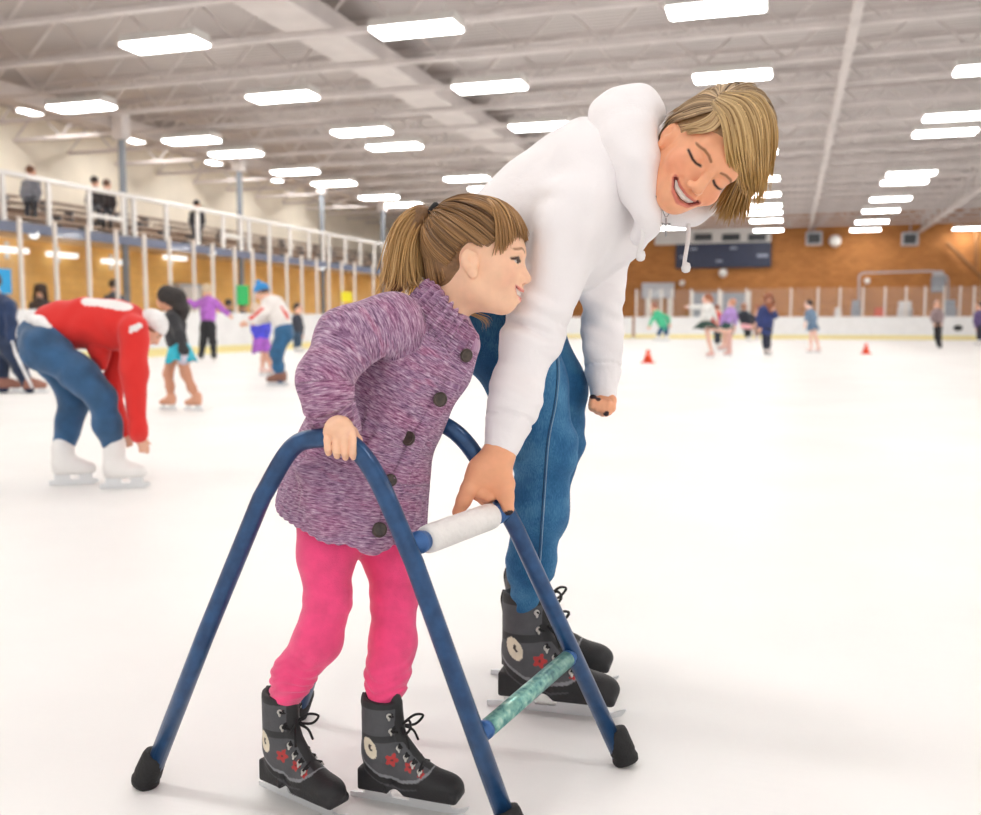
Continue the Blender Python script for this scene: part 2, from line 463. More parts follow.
# balcony slab with its blue-grey edge
XBAL = -15.8
tag(MB().box((XC, YB, 2.78), (XBAL - .02, YW, 2.86)).build('balcony_slab', mat('balcony_soffit', (214, 180, 130), .8)), kind='structure')
tag(MB().box((XBAL - .06, YB, 2.76), (XBAL, YW, 2.98)).build('balcony_trim', mat('slate_paint', (110, 118, 142), .6, noise=.04, nscale=3)), kind='structure')
# columns carrying the roof along the balcony edge
GREYM = mat('column_grey', (128, 134, 142), .45, noise=.03, nscale=3)
cm = MB().lathe([(.085, 0), (.085, 5.35)], n=16)
cols = []
for i, y in enumerate((9.6, 14.9, 20.25, 25.55, 30.85, 36.15, 41.5, 46.8)):
    if i == 0:
        c0 = tag(cm.build('column', GREYM, smooth=False), kind='structure'); c0.location = (XBAL - .17, y, 0)
        c1 = tag(MB().box((-.16, -.16, 5.35), (.16, .16, 6.02), .02).build('column_top_trim', ROOFW), kind='structure'); c1.location = c0.location
    else:
        for s in (c0, c1):
            c = s.copy(); COL.objects.link(c); c.location = (XBAL - .17, y, 0)
# bleachers: one stepped bank, plank benches on it
bl = MB()
for k in range(4): bl.box((XC, YB, 2.86), (XBAL - 1.5 - .85 * k, YW - 2, 3.0 + .30 * k + .02))
tag(bl.build('bleacher_steps_slab', mat('bleacher_concrete', (150, 128, 112), .85, noise=.12, nscale=1.2)), kind='structure')
PLANK = mat('bench_plank', (178, 160, 146), .6, noise=.08, nscale=6)
root0 = None
for k in range(4):
    for j, y in enumerate(np.arange(10.5, 46, 4.4)):
        xa = XBAL - 1.85 - .85 * k; z = 3.02 + .30 * k
        r = empty('bench', (xa, y, z), label='long plank bench in row %s of the bleachers behind the balcony railing' % ('one', 'two', 'three', 'four')[k], cat='bench', group='plank benches on the balcony, row %s' % ('one', 'two', 'three', 'four')[k])
        if root0 is None:
            p1 = MB().box((-.16, -2.0, .30), (.16, 2.0, .35), .008).build('seat', PLANK, None)
            p2 = MB().box((-.13, -1.52, 0), (.13, -1.46, .30)).build('leg', GREYM, None)
            p3 = MB().box((-.13, 1.46, 0), (.13, 1.52, .30)).build('leg', GREYM, None)
            root0 = (p1, p2, p3)
            for p in root0: p.parent = r
        else:
            for p in root0:
                c = p.copy(); COL.objects.link(c); c.parent = r
# balcony rail: one long white railing
rail = empty('balcony_railing', (XBAL - .03, 10, 2.98), label='long white post railing along the front of the balcony', cat='railing')
MB().box((XBAL - .09, YB, 3.93), (XBAL + .03, YW - 2, 4.03), .01).build('top_rail', WHITE, rail)
ys = [10.0, 11.6, 13.3, 15.0, 16.25, 17.55, 18.85]
ys += [20.05, 20.45, 21.75, 23.15, 24.4, 25.35, 25.8, 27.0, 28.3, 29.6, 30.65, 31.1, 32.4, 33.7, 35.0, 35.95, 36.4, 37.7, 39, 40.3, 41.6, 43, 44.4, 45.8]
pm = None
for y in ys:
    if pm is None: pm = MB().box((XBAL - .07, -.055, 2.98), (XBAL + .01, .055, 3.95), .006).build('post', WHITE, None); c = pm
    else: c = pm.copy(); COL.objects.link(c)
    c.location.y = y; c.parent = rail; c.matrix_parent_inverse = Matrix.Translation(rail.location).inverted()
for (ya, yb) in ((18.85, 20.05), (24.4, 25.35)):
    MB().box((XBAL - .06, ya, 3.32), (XBAL, yb, 3.42), .006).build('mid_rail', WHITE, rail)
# dasher boards with posts and glass: left run with its corner, far run
GL = glass_mat(); YEL = mat('kick_yellow', (240, 226, 160), .5); POSTM = mat('post_white', (228, 220, 212), .45)
def run(name, label, path, ztop, posts):
    root = empty(name, (path[0][0], path[0][1], 0), label=label, cat='rink boards')
    P = [np.array(p, float) for p in path]
    def strip(nm, z0, z1, th, m, off=0.0):
        mb = MB(); v = []; n = len(P)
        for i in range(n):
            t = unit(P[min(i + 1, n - 1)] - P[max(i - 1, 0)]); nr = np.array([t[1], -t[0]])   # towards the ice
            for o_, z in ((off, z0), (off, z1), (off - th, z1), (off - th, z0)): v.append((*(P[i] + nr * o_), z))
        f = [(i * 4 + k, i * 4 + (k + 1) % 4, (i + 1) * 4 + (k + 1) % 4, (i + 1) * 4 + k) for i in range(n - 1) for k in range(4)]
        f += [(0, 1, 2, 3), ((n - 1) * 4 + 3, (n - 1) * 4 + 2, (n - 1) * 4 + 1, (n - 1) * 4)]
        mb.add(v, f); return mb.build(nm, m, root)
    strip('board', 0.0, 1.07, .10, BOARDW); strip('kick_strip', .0, .2, .006, YEL, .006); strip('cap_rail', 1.07, 1.11, .13, BOARDW, .015)
    s = np.concatenate([[0], np.cumsum([np.linalg.norm(P[i + 1] - P[i]) for i in range(len(P) - 1)])])
    def at(d):
        i = min(max(int(np.searchsorted(s, d)) - 1, 0), len(P) - 2); t = (d - s[i]) / (s[i + 1] - s[i]); return P[i] + (P[i + 1] - P[i]) * t, unit(P[i + 1] - P[i])
    first = None; prev = None
    for d in posts:
        if d > s[-1] or d < 0: continue
        p, t = at(d); ang = math.atan2(t[1], t[0])
        if first is None:
            first = MB().box((-.045, -.05, 1.11), (.045, .01, ztop), .006).build('post', POSTM, None); c = first
        else: c = first.copy(); COL.objects.link(c)
        c.parent = root; c.matrix_parent_inverse = Matrix.Translation(root.location).inverted(); c.location = (p[0], p[1], 0); c.rotation_euler[2] = ang
        if prev is not None:
            q = prev; L = np.linalg.norm(p - q) - .10; dd = unit(p - q); nr = np.array([dd[1], -dd[0]])
            a, b = q + dd * .05 - nr * -.0, p - dd * .05
            v = []
            for e in (a, b):
                for o_ in (-.015, -.027):
                    for z in (1.11, ztop - .03): v.append((*(e + nr * o_), z))
            MB().add(v, [(0, 1, 5, 4), (2, 6, 7, 3), (0, 2, 3, 1), (4, 5, 7, 6), (1, 3, 7, 5), (0, 4, 6, 2)]).build('glass_pane', GL, root)
        prev = p
    return root
rc = 7.0
arc = [(XB + rc - rc * math.cos(a), YF - rc + rc * math.sin(a)) for a in np.linspace(0, math.pi / 2, 14)]
yl = [onx(a, 260, XB)[1] for a in (20, 55, 88, 116, 144, 169, 193, 212, 234, 252, 269, 286, 301, 316, 328, 341, 354)]
y00 = 6.0
dl = [y - y00 for y in sorted(yl)]; dl = [dl[0] - 1.55 * k for k in (4, 3, 2, 1)] + dl + [dl[-1] + 1.6 * k for k in range(1, 6)]
run('rink_boards', 'white rink boards with glass under the long balcony', [(XB, y00)] + arc, 2.95, dl)
xp = [ony(a, 300, YF)[0] for a in (628, 650, 672, 691, 719, 746, 791, 818, 840, 863, 885, 906, 925, 944, 960, 974)]
xs = XB + rc
run('rink_boards', 'white rink boards with glass in front of the far brick wall', [(xs + .12, YF), (XR, YF)], 2.55, [x - xs - .12 for x in [xs + .2, xs + 1.5] + xp + [xp[-1] + 1.2, xp[-1] + 2.5]])

# ceiling lamps: rows along the hall
LAMP = lamp_mat('lamp_glow', 24.0)
HOUS = mat('lamp_housing', (225, 222, 218), .5)
rows = {
 -18.9: [(y_, 0) for y_ in (12.54, 16.78, 21.02, 25.26, 29.5, 33.74, 37.98)],
 -15.15: [(17.9, 'beside the balcony, over the first tall column'), (22.0, 0), (24.1, 0), (27.5, 0), (30.2, 0), (34.0, 0), (36.4, 0), (40.5, 0), (44.6, 0)],
 -10.4: [(14.4, 0), (18.4, 0), (22.3, 0), (24.4, 0), (30.5, 0), (33.0, 0), (36.5, 0), (40.6, 0), (44.8, 0), (49.0, 0)],
 -5.95: [(14.9, 0), (18.9, 0), (23.0, 0), (26.9, 0), (31.5, 0), (36.0, 0), (40.4, 0), (44.6, 0), (49.3, 0)],
 -1.2: [(15.3, 0), (19.5, 0), (24.0, 0), (28.2, 0), (33.5, 0), (37.6, 0), (41.2, 0), (43.8, 0), (47.2, 0), (52.2, 0)],
 3.6: [(15.5, 0), (20.4, 0), (24.8, 0), (26.8, 0), (33.8, 0), (35.7, 0), (40.4, 0), (44.5, 0), (49.2, 0), (53.4, 0)],
 8.6: [(20.0, 0), (28.0, 0), (36.0, 0), (44.0, 0), (54.2, 0)],
}
def lamp_label(ri, li, y):
    if y < 13: return 'white ceiling lamp of the %s, overhead out of frame' % rlab[ri]
    k = li - sum(1 for q, _ in sorted(rows.items())[ri][1] if q < 13)
    return 'white ceiling lamp, %s nearest in the %s' % (ordw[k], rlab[ri])
for xr in rows:
    if xr > -17: rows[xr] = [(1.5, 0), (5.8, 0), (10.2, 0)] + rows[xr]
base = None
ordw = ['first', 'second', 'third', 'fourth', 'fifth', 'sixth', 'seventh', 'eighth', 'ninth', 'tenth']
rlab = ['row above the bleachers', 'row along the balcony edge', 'second row off the balcony', 'third row off the balcony', 'fourth row off the balcony', 'fifth row off the balcony', 'sixth row off the balcony']
for ri, (xr, ll) in enumerate(sorted(rows.items())):
    for li, (y, _) in enumerate(ll):
        r = empty('ceiling_lamp', (xr, y, 5.62 if xr > -18 else 6.44), label=lamp_label(ri, li, y), cat='lamp', group='ceiling lamps, %s' % rlab[ri])
        if base is None:
            a = MB().prism([(-.30, 0), (.30, 0), (.22, .16), (-.22, .16)], -.74, .74, 0).build('housing', HOUS)
            b = MB().box((-.72, -.28, -.05), (.72, .28, -.001), .02).build('diffuser', LAMP)
            c = MB().tube([(-.5, 0, .15), (-.5, 0, .34)], .012, 6).build('hanger', HOUS); d = MB().tube([(.5, 0, .15), (.5, 0, .34)], .012, 6).build('hanger', HOUS)
            base = (a, b, c, d)
            for p in base: p.parent = r
        else:
            for p in base:
                c = p.copy(); COL.objects.link(c); c.parent = r
# wall things
NAVY = mat('scoreboard_navy', (40, 48, 74), .5, noise=.05, nscale=4)
def wbox(name, x0, y0, x1, y1, Y, th, m, bev=.02, parent=None):
    """A box standing at distance Y that fills the photo rectangle x0..x1, y0..y1."""
    a, b = ony(x0, y0, Y), ony(x1, y1, Y)
    return MB().box((a[0], Y - th / 2, b[2]), (b[0], Y + th / 2, a[2]), bev).build(name, m, parent)
def rootat(name, px, py, Y, **kw): return empty(name, ony(px, py, Y), **kw)
YS = YW - .25
sb = rootat('scoreboard_sign', 730, 267, YS, label='dark navy scoreboard on the far brick wall', cat='scoreboard')
wbox('panel', 676, 244.5, 771, 267, YS, .3, NAVY, .03, sb)
SCW = mat('scoreboard_marks', (150, 158, 180), .5)
for (a, b, c, d) in ((690, 248, 697, 250), (730, 247, 737, 249), (757, 254, 768, 257), (680, 256, 686, 258), (716, 260, 722, 262)):
    wbox('score_digits', a, b, c, d, YS - .16, .03, SCW, 0, sb)
fas = rootat('vent_panel', 730, 243, YS, label='white panel with three dark vents above the scoreboard', cat='wall panel')
wbox('board', 655, 231, 771, 242.2, YS + .1, .12, WHITE, .01, fas)
DARK = mat('vent_dark', (70, 74, 78), .6)
for a in (694, 722, 748): wbox('vent', a, 234, a + 18, 240.5, YS + .02, .05, DARK, 0, fas)
GREYP = mat('panel_grey', (188, 190, 196), .5, noise=.03, nscale=3)
bx = rootat('window_shutter', 657, 300, YS, label='pale grey roller shutter with white legs left of the double doors', cat='shutter')
wbox('panel', 642, 283, 674, 298, YS - .1, .25, GREYP, .02, bx); 
for a in (647.5, 669.5): wbox('leg', a - 2, 298.3, a + 2, 327, YS - .1, .12, POSTM, .01, bx)
dd = rootat('entrance_doors', 720, 340, YS, label='grey glazed double doors with white frame behind the far group of people', cat='doors')
for a, b in ((693, 718), (722, 746)): wbox('door', a, 293, b, 333, YS, .1, mat('door_grey', (150, 155, 164), .35), .01, dd)
for a, b in ((690, 693), (718, 722), (746, 750)): wbox('frame', a, 291, b, 333, YS, .14, POSTM, .01, dd)
GLOBE = mat('globe_white', (245, 243, 240), .3); GLOW = lamp_mat('globe_glow', 1.6)
def globe(px, py, rad, Y, lab):
    p = ony(px, py, Y); r = empty('wall_globe', p, label=lab, cat='globe lamp')
    MB().ball(p, rad).build('globe', GLOBE, r, smooth=True); MB().tube([p + (0, rad * .9, 0), (p[0], YW - .01, p[2])], .04, 8).build('bracket', GREYP, r)
globe(723, 273, .24, YW - .4, 'white round globe just below the navy scoreboard'); globe(835, 241, .32, YW - .5, 'large white round globe high on the brick wall right of the scoreboard')
globe(682, 283, .16, YW - .3, 'small white globe on the brick wall above the grey shutter'); globe(867, 281, .16, YW - .3, 'small white globe on the brick wall beneath the pipe')
for (px, py, lab) in ((814, 238.5, 'dark loudspeaker box under the roof beside the large white globe'), (910, 239, 'dark loudspeaker box under the roof above the pipe')):
    r = rootat('loudspeaker', px, py + 6, YW - 1.0, label=lab, cat='loudspeaker')
    wbox('cabinet', px - 8, py - 6.5, px + 8, py + 6.5, YW - 1.0, .5, GREYP, .03, r); wbox('grille', px - 6, py - 4.5, px + 6, py + 4.5, YW - 1.28, .06, DARK, .01, r)
    p = ony(px, py, YW - 1.0); MB().tube([p, (p[0], p[1], ZJ + .05)], .03, 8).build('hanger', GREYP, r)
pp = rootat('wall_pipe', 897, 274, YW - .35, label='thin pale pipe bent along the far brick wall at right', cat='pipe')
MB().tube(bend([ony(859, 318, YW - .3), ony(859, 273, YW - .3), ony(934, 271, YW - .3), ony(948, 276, YW - .3), ony(948, 318, YW - .3)], .3), .045, 8).build('pipe', GREYP, pp, smooth=True)
rb = rootat('wall_box', 938, 293, YW - .6, label='grey box hanging from the pale wall pipe', cat='box')
wbox('case', 931.5, 276, 945, 292, YW - .6, .3, mat('case_grey', (150, 156, 164), .5), .03, rb); wbox('lid', 933, 271, 943, 275.5, YW - .6, .32, GREYP, .02, rb)
ds = rootat('stair_brace', 960, 255, YW - .3, label='sloping timber brace at the right end of the far wall', cat='brace')
MB().tube([ony(947, 243, YW - .3), ony(1000, 296, YW - .3)], .10, 8).build('brace', mat('brace_brown', (150, 104, 62), .7, noise=.06), ds)
MB().tube([ony(976, 232, YW - .3), ony(976, 268, YW - .3)], .08, 8).build('post', mat('brace_brown', (0, 0, 0)), ds)
# things behind the far glass
def seatlike(px, py, w, h, c, name, lab, cat):
    Y = YF + 1.6; o = rootat(name, px, py, Y); tag(o, lab, cat)
    p = ony(px, py, Y); s = Y / 950 * 1.05
    f = Field(); f.box(p + (0, 0, -h * s * .2), (w * s / 2, .18, h * s * .3), rd=.05); f.box(p + (0, .12, h * s * .15), (w * s / 2 * .9, .06, h * s * .45), rd=.05, k=.06)
    fobj(f, .03, 'seat_shell', mat(name + '_' + lab[:5], c, .5), o)
    MB().tube([(p[0], p[1], 0), p + (0, 0, -h * s * .3)], .05, 8).build('leg', GREYP, o)
seatlike(905, 310, 12, 13, (215, 212, 212), 'spectator_chair', 'white chair behind the far glass beside the red chairs', 'chair')
seatlike(856, 309, 8, 13, (150, 156, 166), 'spectator_chair', 'grey chair behind the far glass below the pipe corner', 'chair')
seatlike(880, 313, 10, 8, (206, 84, 50), 'spectator_chair', 'red chair behind the far glass left of the white chair', 'chair')
seatlike(838, 313, 6, 8, (222, 220, 220), 'spectator_chair', 'small white chair behind the far glass right of the slim person', 'chair')
seatlike(950, 309, 10, 13, (132, 128, 126), 'spectator_chair', 'grey chair behind the far glass right of the referee figure', 'chair')
# black badge painted on the far boards
bp_ = ony(958, 328, YF - .012); bd = MB()
bd.lathe([(.0, 0), (.16, 0), (.16, .006), (.0, .006)], bp_, 20, M=np.array([[1.3, 0, 0], [0, 0, -1], [0, .9, 0]]))
o_ = bd.build('board_badge', mat('badge_black', (30, 30, 32), .5)); tag(o_, 'black oval badge on the far white boards near the right edge', 'badge')
# left wall things
SIGNS = (('green', (20, 178, 92), 237, 285, 249, 305, 'bright green sheet hung on the glass behind the person in lilac'), ('yellow', (240, 226, 20), 341.5, 291.5, 352, 302, 'small yellow sheet on the glass near the ponytail'), ('blue', (30, 160, 220), -4, 268, 12, 294, 'light blue sheet hung on the glass at the left edge'))
for nm, c, x0_, y0_, x1_, y1_, lab in SIGNS:
    a, b = onx(x0_, y0_, XB + .09), onx(x1_, y1_, XB + .09)
    o = MB().box((XB + .08, a[1], b[2]), (XB + .09, b[1], a[2])).build('notice_sheet', mat('sheet_' + nm, c, .5)); tag(o, lab, 'sign')
a, b = onx(175, 283, XW + .1), onx(198, 317, XW + .1)
hb = empty('storage_cabinet', ((XW + .05), (a[1] + b[1]) / 2, 0), label='pale grey cabinet on the brick wall behind the person in lilac', cat='cabinet')
MB().box((XW + .005, a[1], 0), (XW + .3, b[1], a[2]), .03).build('case', GREYP, hb); MB().box((XW + .3, a[1] + .1, .15), (XW + .32, b[1] - .1, a[2] - .1), .01).build('door', WHITE, hb)
for i, (px, py, lab) in enumerate(((34, 234, 'first white globe lamp under the balcony edge from the left'), (212, 253, 'white globe lamp under the balcony edge behind the person in lilac'), (322, 267, 'white globe lamp under the balcony edge nearest the ponytail'))):
    p = onx(px, py, XBAL - .1); r = empty('ceiling_globe', p, label=lab, cat='globe lamp')
    MB().ball(p, .11).build('globe', GLOW, r, smooth=True); MB().tube([p + (0, 0, .05), (p[0], p[1], 2.79)], .05, 10).build('base', WHITE, r)
for i, (px, py, lab) in enumerate(((11, 250, 'at the left edge above the blue sheet'), (62, 255, 'second from the left edge'), (115, 262, 'third from the left edge'), (175, 258, 'fourth from the left edge'))):
    p = onx(px, py, XW + .15); r = empty('wall_bracket_lamp', p, label='white bracket lamp on the brick wall, ' + lab, cat='wall lamp')
    MB().box(p + (-.1, -.45, -.06), p + (.12, .45, .06), .02).build('shade', GLOW, r); MB().box(p + (-.15, -.06, -.2), p + (-.1, .06, .2), .01).build('back_plate', WHITE, r)
def cone(px, py, ht, lab):
    p = onz(px, py); r = empty('traffic_cone', p, label=lab, cat='cone')
    OR = mat('cone_orange', (236, 84, 48), .5); 
    MB().box(p + (-.14, -.14, 0), p + (.14, .14, .025), .008).build('base', OR, r); MB().lathe([(.1, .025), (.035, ht), (.02, ht + .01)], p).build('cone', OR, r, smooth=True)
    MB().lathe([(.074, ht * .45), (.058, ht * .68)], p).build('stripe', WHITE, r, smooth=True)
cone(648, 363, .27, 'orange cone on the ice nearest the hanging left fist'); cone(866, 354, .27, 'orange cone on the far ice right of the slim person')
# ------------------------------------------------------------------ skaters and onlookers (built where they stand)
SKIN_L, SKIN_B = (226, 176, 150), (150, 98, 70)
VSKIN = mat_vcol('skin', .5, sub=.0, var=.04)
def cloth(c, name=None): return mat('cloth_%d_%d_%d' % tuple(c), c, .8, noise=.12, nscale=9, bump=.35, bscale=35, sheen=.15)
def skatemat(c): return mat('boot_%d_%d_%d' % tuple(c), c, .45)
STEEL = mat('blade_steel', (226, 228, 230), .32, metal=.6)
def figure(label, D, head, torso, arms=(), legs=(), top=(120, 120, 120), bottom=(60, 60, 70), skin=SKIN_L, hair=(80, 55, 40), hairs=(), boot=(235, 232, 228), sleeve=True, bare=False, skirt=None, hat=None, extra=(), face=(-1, 0, -.3), skate=True, h=None, toe=None, hands=True, glove=None, group=None, cat='person', feet=None, gz=0.0, stripes=None, stripe_col=(235, 232, 230)):
    """A whole person from joints measured in the photo. Every joint is (px, py, dd, r): dd metres behind D, r in photo pixels."""
    s = D / FOC
    P = lambda q: W(q[0], q[1], D + q[2])
    h = h or max(.012, s * .45)
    base = P((legs[0][-1][0], legs[0][-1][1], legs[0][-1][2])) if legs else P(torso[-1])
    root = empty('person', (base[0], base[1], gz), label=label, cat=cat, group=group)
    ch = lambda q, k=1.0, e=0.0: [(P(j), j[3] * s * k + e) for j in q]
    fwd = unit(RC @ np.array([face[0], face[1], -face[2]]))
    upv = unit(CU - fwd * (CU @ fwd)) if abs(CU @ fwd) < .95 else CR
    sd = np.cross(upv, fwd); RH = np.stack([sd, fwd, upv], 1)
    hc = P(head); hr = head[3] * s
    b = Field()
    b.ell(hc, (hr * .80, hr * .98, hr * 1.08), RH, k=hr * .3)
    b.ell(hc + RH @ np.array([0, hr * .35, -hr * .62]), (hr * .5, hr * .55, hr * .5), RH, k=hr * .4)
    b.cone(hc + RH @ np.array([0, hr * .9, 0]), hc + RH @ np.array([0, hr * 1.12, -hr * .3]), hr * .09, hr * .15, k=hr * .2)
    for e in (-1, 1): b.ell(hc + RH @ np.array([e * hr * .8, -hr * .05, -hr * .1]), (hr * .1, hr * .17, hr * .26), RH, k=hr * .1)
    nk = P(torso[0]); b.cone(hc + RH @ np.array([0, -hr * .2, -hr * .5]), nk, hr * .48, hr * .55, k=hr * .3)
    b.chain(ch(torso, .86), k=.06)
    for a in arms:
        b.chain(ch(a, .72), k=.03)
        if hands:
            q, w_ = P(a[-1]), P(a[-2]); dr = unit(q - w_); r0 = a[-1][3] * s
            ax = unit(np.cross(dr, CB)); 
            b.ell(q + dr * r0 * 1.2, (r0 * .95, r0 * .55, r0 * 1.25), np.stack([ax, np.cross(dr, ax), dr], 1), k=r0 * .4)
            for i, (o, L) in enumerate(((-.66, .75), (-.22, 1.0), (.22, .95), (.66, .7))):
                f0 = q + dr * r0 * 2.0 + ax * r0 * o
                b.chain([(f0, r0 * .27), (f0 + dr * r0 * L * .8 + CB * r0 * .1, r0 * .25), (f0 + dr * r0 * L * 1.3 + CB * r0 * .4, r0 * .2)], k=r0 * .1)
            b.chain([(q + dr * r0 * .7 - ax * r0 * .7, r0 * .3), (q + dr * r0 * 1.7 - ax * r0 * 1.3 + CB * r0 * .3, r0 * .24)], k=r0 * .2)
    for l in legs: b.chain(ch(l, .82), k=.04)
    sk, gl = lin(skin), lin(glove) if glove else None
    def col(v):
        c = np.tile(sk, (len(v), 1)); q = (v - hc) @ RH / hr
        for e in (-.33, .33):
            c[(np.hypot((q[:, 0] - e) / .13, (q[:, 2] - .02) / .07) < 1) & (q[:, 1] > .4)] = lin((50, 35, 30))
            c[(np.hypot((q[:, 0] - e) / .2, (q[:, 2] - .24) / .05) < 1) & (q[:, 1] > .4)] = lin(hair)
        c[(np.hypot(q[:, 0] / .28, (q[:, 2] + .52) / .07) < 1) & (q[:, 1] > .4)] = lin((180, 90, 85))
        if glove:
            for a in arms:
                c[np.linalg.norm(v - P(a[-1]), axis=1) < a[-1][3] * s * 4] = gl
        return c
    fobj(b, h, 'body', VSKIN, root, 1, col)
    # jacket
    j = Field(); j.chain(ch(torso), k=.07)
    for a in arms: j.chain(ch(a[:-1] if not sleeve else a, 1.0, .004), k=.04)
    if bare: j = Field().chain(ch(torso), k=.07)
    wr = lambda p: .006 * np.sin(p[:, 2] * 38 + 2 * np.sin(p[:, 0] * 19)) * np.sin(p[:, 1] * 23 + p[:, 0] * 17)
    j.func(wr)
    jc = lin(top)
    if stripes:
        def jcol(v):
            c = np.tile(jc, (len(v), 1))
            for st in stripes:
                a, bb = P(st[0]), P(st[1]); t = np.clip((v - a) @ (bb - a) / ((bb - a) @ (bb - a)), 0, 1)
                c[np.linalg.norm(v - a - t[:, None] * (bb - a), axis=1) < st[2] * s] = lin(stripe_col)
            return c
        fobj(j, h * .8, 'jacket', mat_vcol('cloth_pattern', .8, bump=.4, bscale=35, sheen=.15), root, 1, jcol)
    else: fobj(j, h, 'jacket', cloth(top), root, 1)
    if not bare or bottom is not None:
        if bottom is not None and legs:
            t = Field(); hip = torso[-1]
            for l in legs: t.chain([(P(hip), hip[3] * s * .97)] + ch(l, 1.0, .003), k=.05)
            t.func(wr); fobj(t, h, 'trousers', cloth(bottom), root, 1)
    if skirt:
        (c, y0, y1, r0, r1, x0, x1, dd) = skirt
        a, bb = P((x0, y0, dd)), P((x1, y1, dd)); ax = unit(bb - a); u = unit(np.cross(ax, CB)); w_ = np.cross(ax, u); mb = MB(); N = 36; v = []
        L = np.linalg.norm(bb - a)
        for i in range(8):
            tt = i / 7
            for k in range(N):
                an = 2 * math.pi * k / N; rr = (r0 + (r1 - r0) * tt ** .8) * s * (1 + .10 * tt * math.sin(an * 7))
                v.append(a + ax * L * tt * (1 + .08 * tt * math.sin(an * 5)) + rr * (math.cos(an) * u + math.sin(an) * w_))
        for i in range(8):
            for k in range(N):
                v.append(v[(7 - i) * N + k] * .985 + .015 * (a + ax * L * (7 - i) / 7))
        mb.add(v, [(i * N + k, i * N + (k + 1) % N, (i + 1) * N + (k + 1) % N, (i + 1) * N + k) for i in range(15) for k in range(N)])
        mb.build('skirt', cloth(c), root, smooth=True)
    hm = mat('hair_%d_%d_%d' % tuple(hair), hair, .5, noise=.3, nscale=25, bump=.5, bscale=60)
    f = Field(); f.ell(hc + RH @ np.array([0, -hr * .16, hr * .18]), (hr * .92, hr * .98, hr * 1.02), RH, k=hr * .2)
    for q in hairs: f.chain([(P(g), g[3] * s) for g in q], k=hr * .5)
    f.ell(hc + RH @ np.array([0, hr * .95, -hr * .42]), (hr * .74, hr * .75, hr * .85), RH, k=hr * .15, op='-')
    f.func(lambda p: hr * .04 * np.sin((p - hc) @ RH[:, 0] / hr * 22))
    fobj(f, h * .8, 'hair', hm, root, 1)
    if hat:
        f = Field(); f.ell(hc + RH @ np.array([0, -hr * .1, hr * .3]), (hr * 1.02, hr * 1.12, hr * 1.05), RH, k=hr * .2)
        f.cut(hc + RH @ np.array([0, hr * .2, hr * .12]), RH @ np.array([0, .25, -1]), .01)
        if hat[1]: f.ell(hc + RH @ np.array([0, -hr * .25, hr * 1.45]), hr * .4, k=hr * .1)
        fobj(f, h * .8, 'hat', cloth(hat[0]), root, 1)
    for (nm, pts, c, k) in extra:
        f = Field().chain([(P(g), g[3] * s) for g in pts], k=k); fobj(f, h * .8, nm, cloth(c), root, 1)
    if legs:
        for i, l in enumerate(legs):
            an, kn = P(l[-1]), P(l[-2]); r0 = l[-1][3] * s
            g = feet[i] if feet else np.array([an[0], an[1], 0.0]); g = np.array([g[0], g[1], 0.0])
            tv = toe[i] if toe else (face[0], .0, face[2])
            d = RC @ np.array([tv[0], 0, -tv[2]]); d[2] = 0; d = unit(d)
            bh = .055 if skate else 0.0; L = r0 * 4.4
            up_ = np.array([0, 0, 1.]); z0 = bh + r0 * .62
            bt = Field(); heel = np.array([an[0], an[1], gz])
            bt.chain([(an + (0, 0, r0 * .5), r0 * 1.25), (heel + (0, 0, z0 + r0 * .5), r0 * 1.15), (heel + d * L * .32 + (0, 0, z0 + r0 * .15), r0 * .95), (heel + d * L * .62 + (0, 0, z0), r0 * .72)], k=r0 * .6)
            bt.box(heel - d * r0 * .5 + (0, 0, bh + r0 * .35), (r0 * .6, r0 * .6, r0 * .36), np.stack([d, np.cross(up_, d), up_], 1), rd=r0 * .1, k=r0 * .2)
            bt.cut(heel + (0, 0, bh), (0, 0, -1), .004)
            bo = fobj(bt, min(h, .012), 'skate' if skate else 'shoe', skatemat(boot), root, 1)
            if skate:
                M = np.eye(4); M[:3, :3] = np.stack([d, np.cross(up_, d), up_], 1); M[:3, 3] = heel
                x0, x1 = -r0 * 1.6, L * .62 + r0 * 1.0
                poly = [(x0, 0), (x1 - .03, 0), (x1, .015), (x1 - .01, .03), (x1 * .8, .03), (x1 * .78, .075), (x1 * .45, .075), (x1 * .42, .03), (x0 * .2 + r0, .03), (r0 * .5, .075), (-r0, .075), (-r0, .03), (x0, .025)]
                MB().prism(poly, -.004, .004, 1, M=M).build('blade', STEEL, bo)
    return root
def DZ(px, py): return depth_of(onz(px, py))

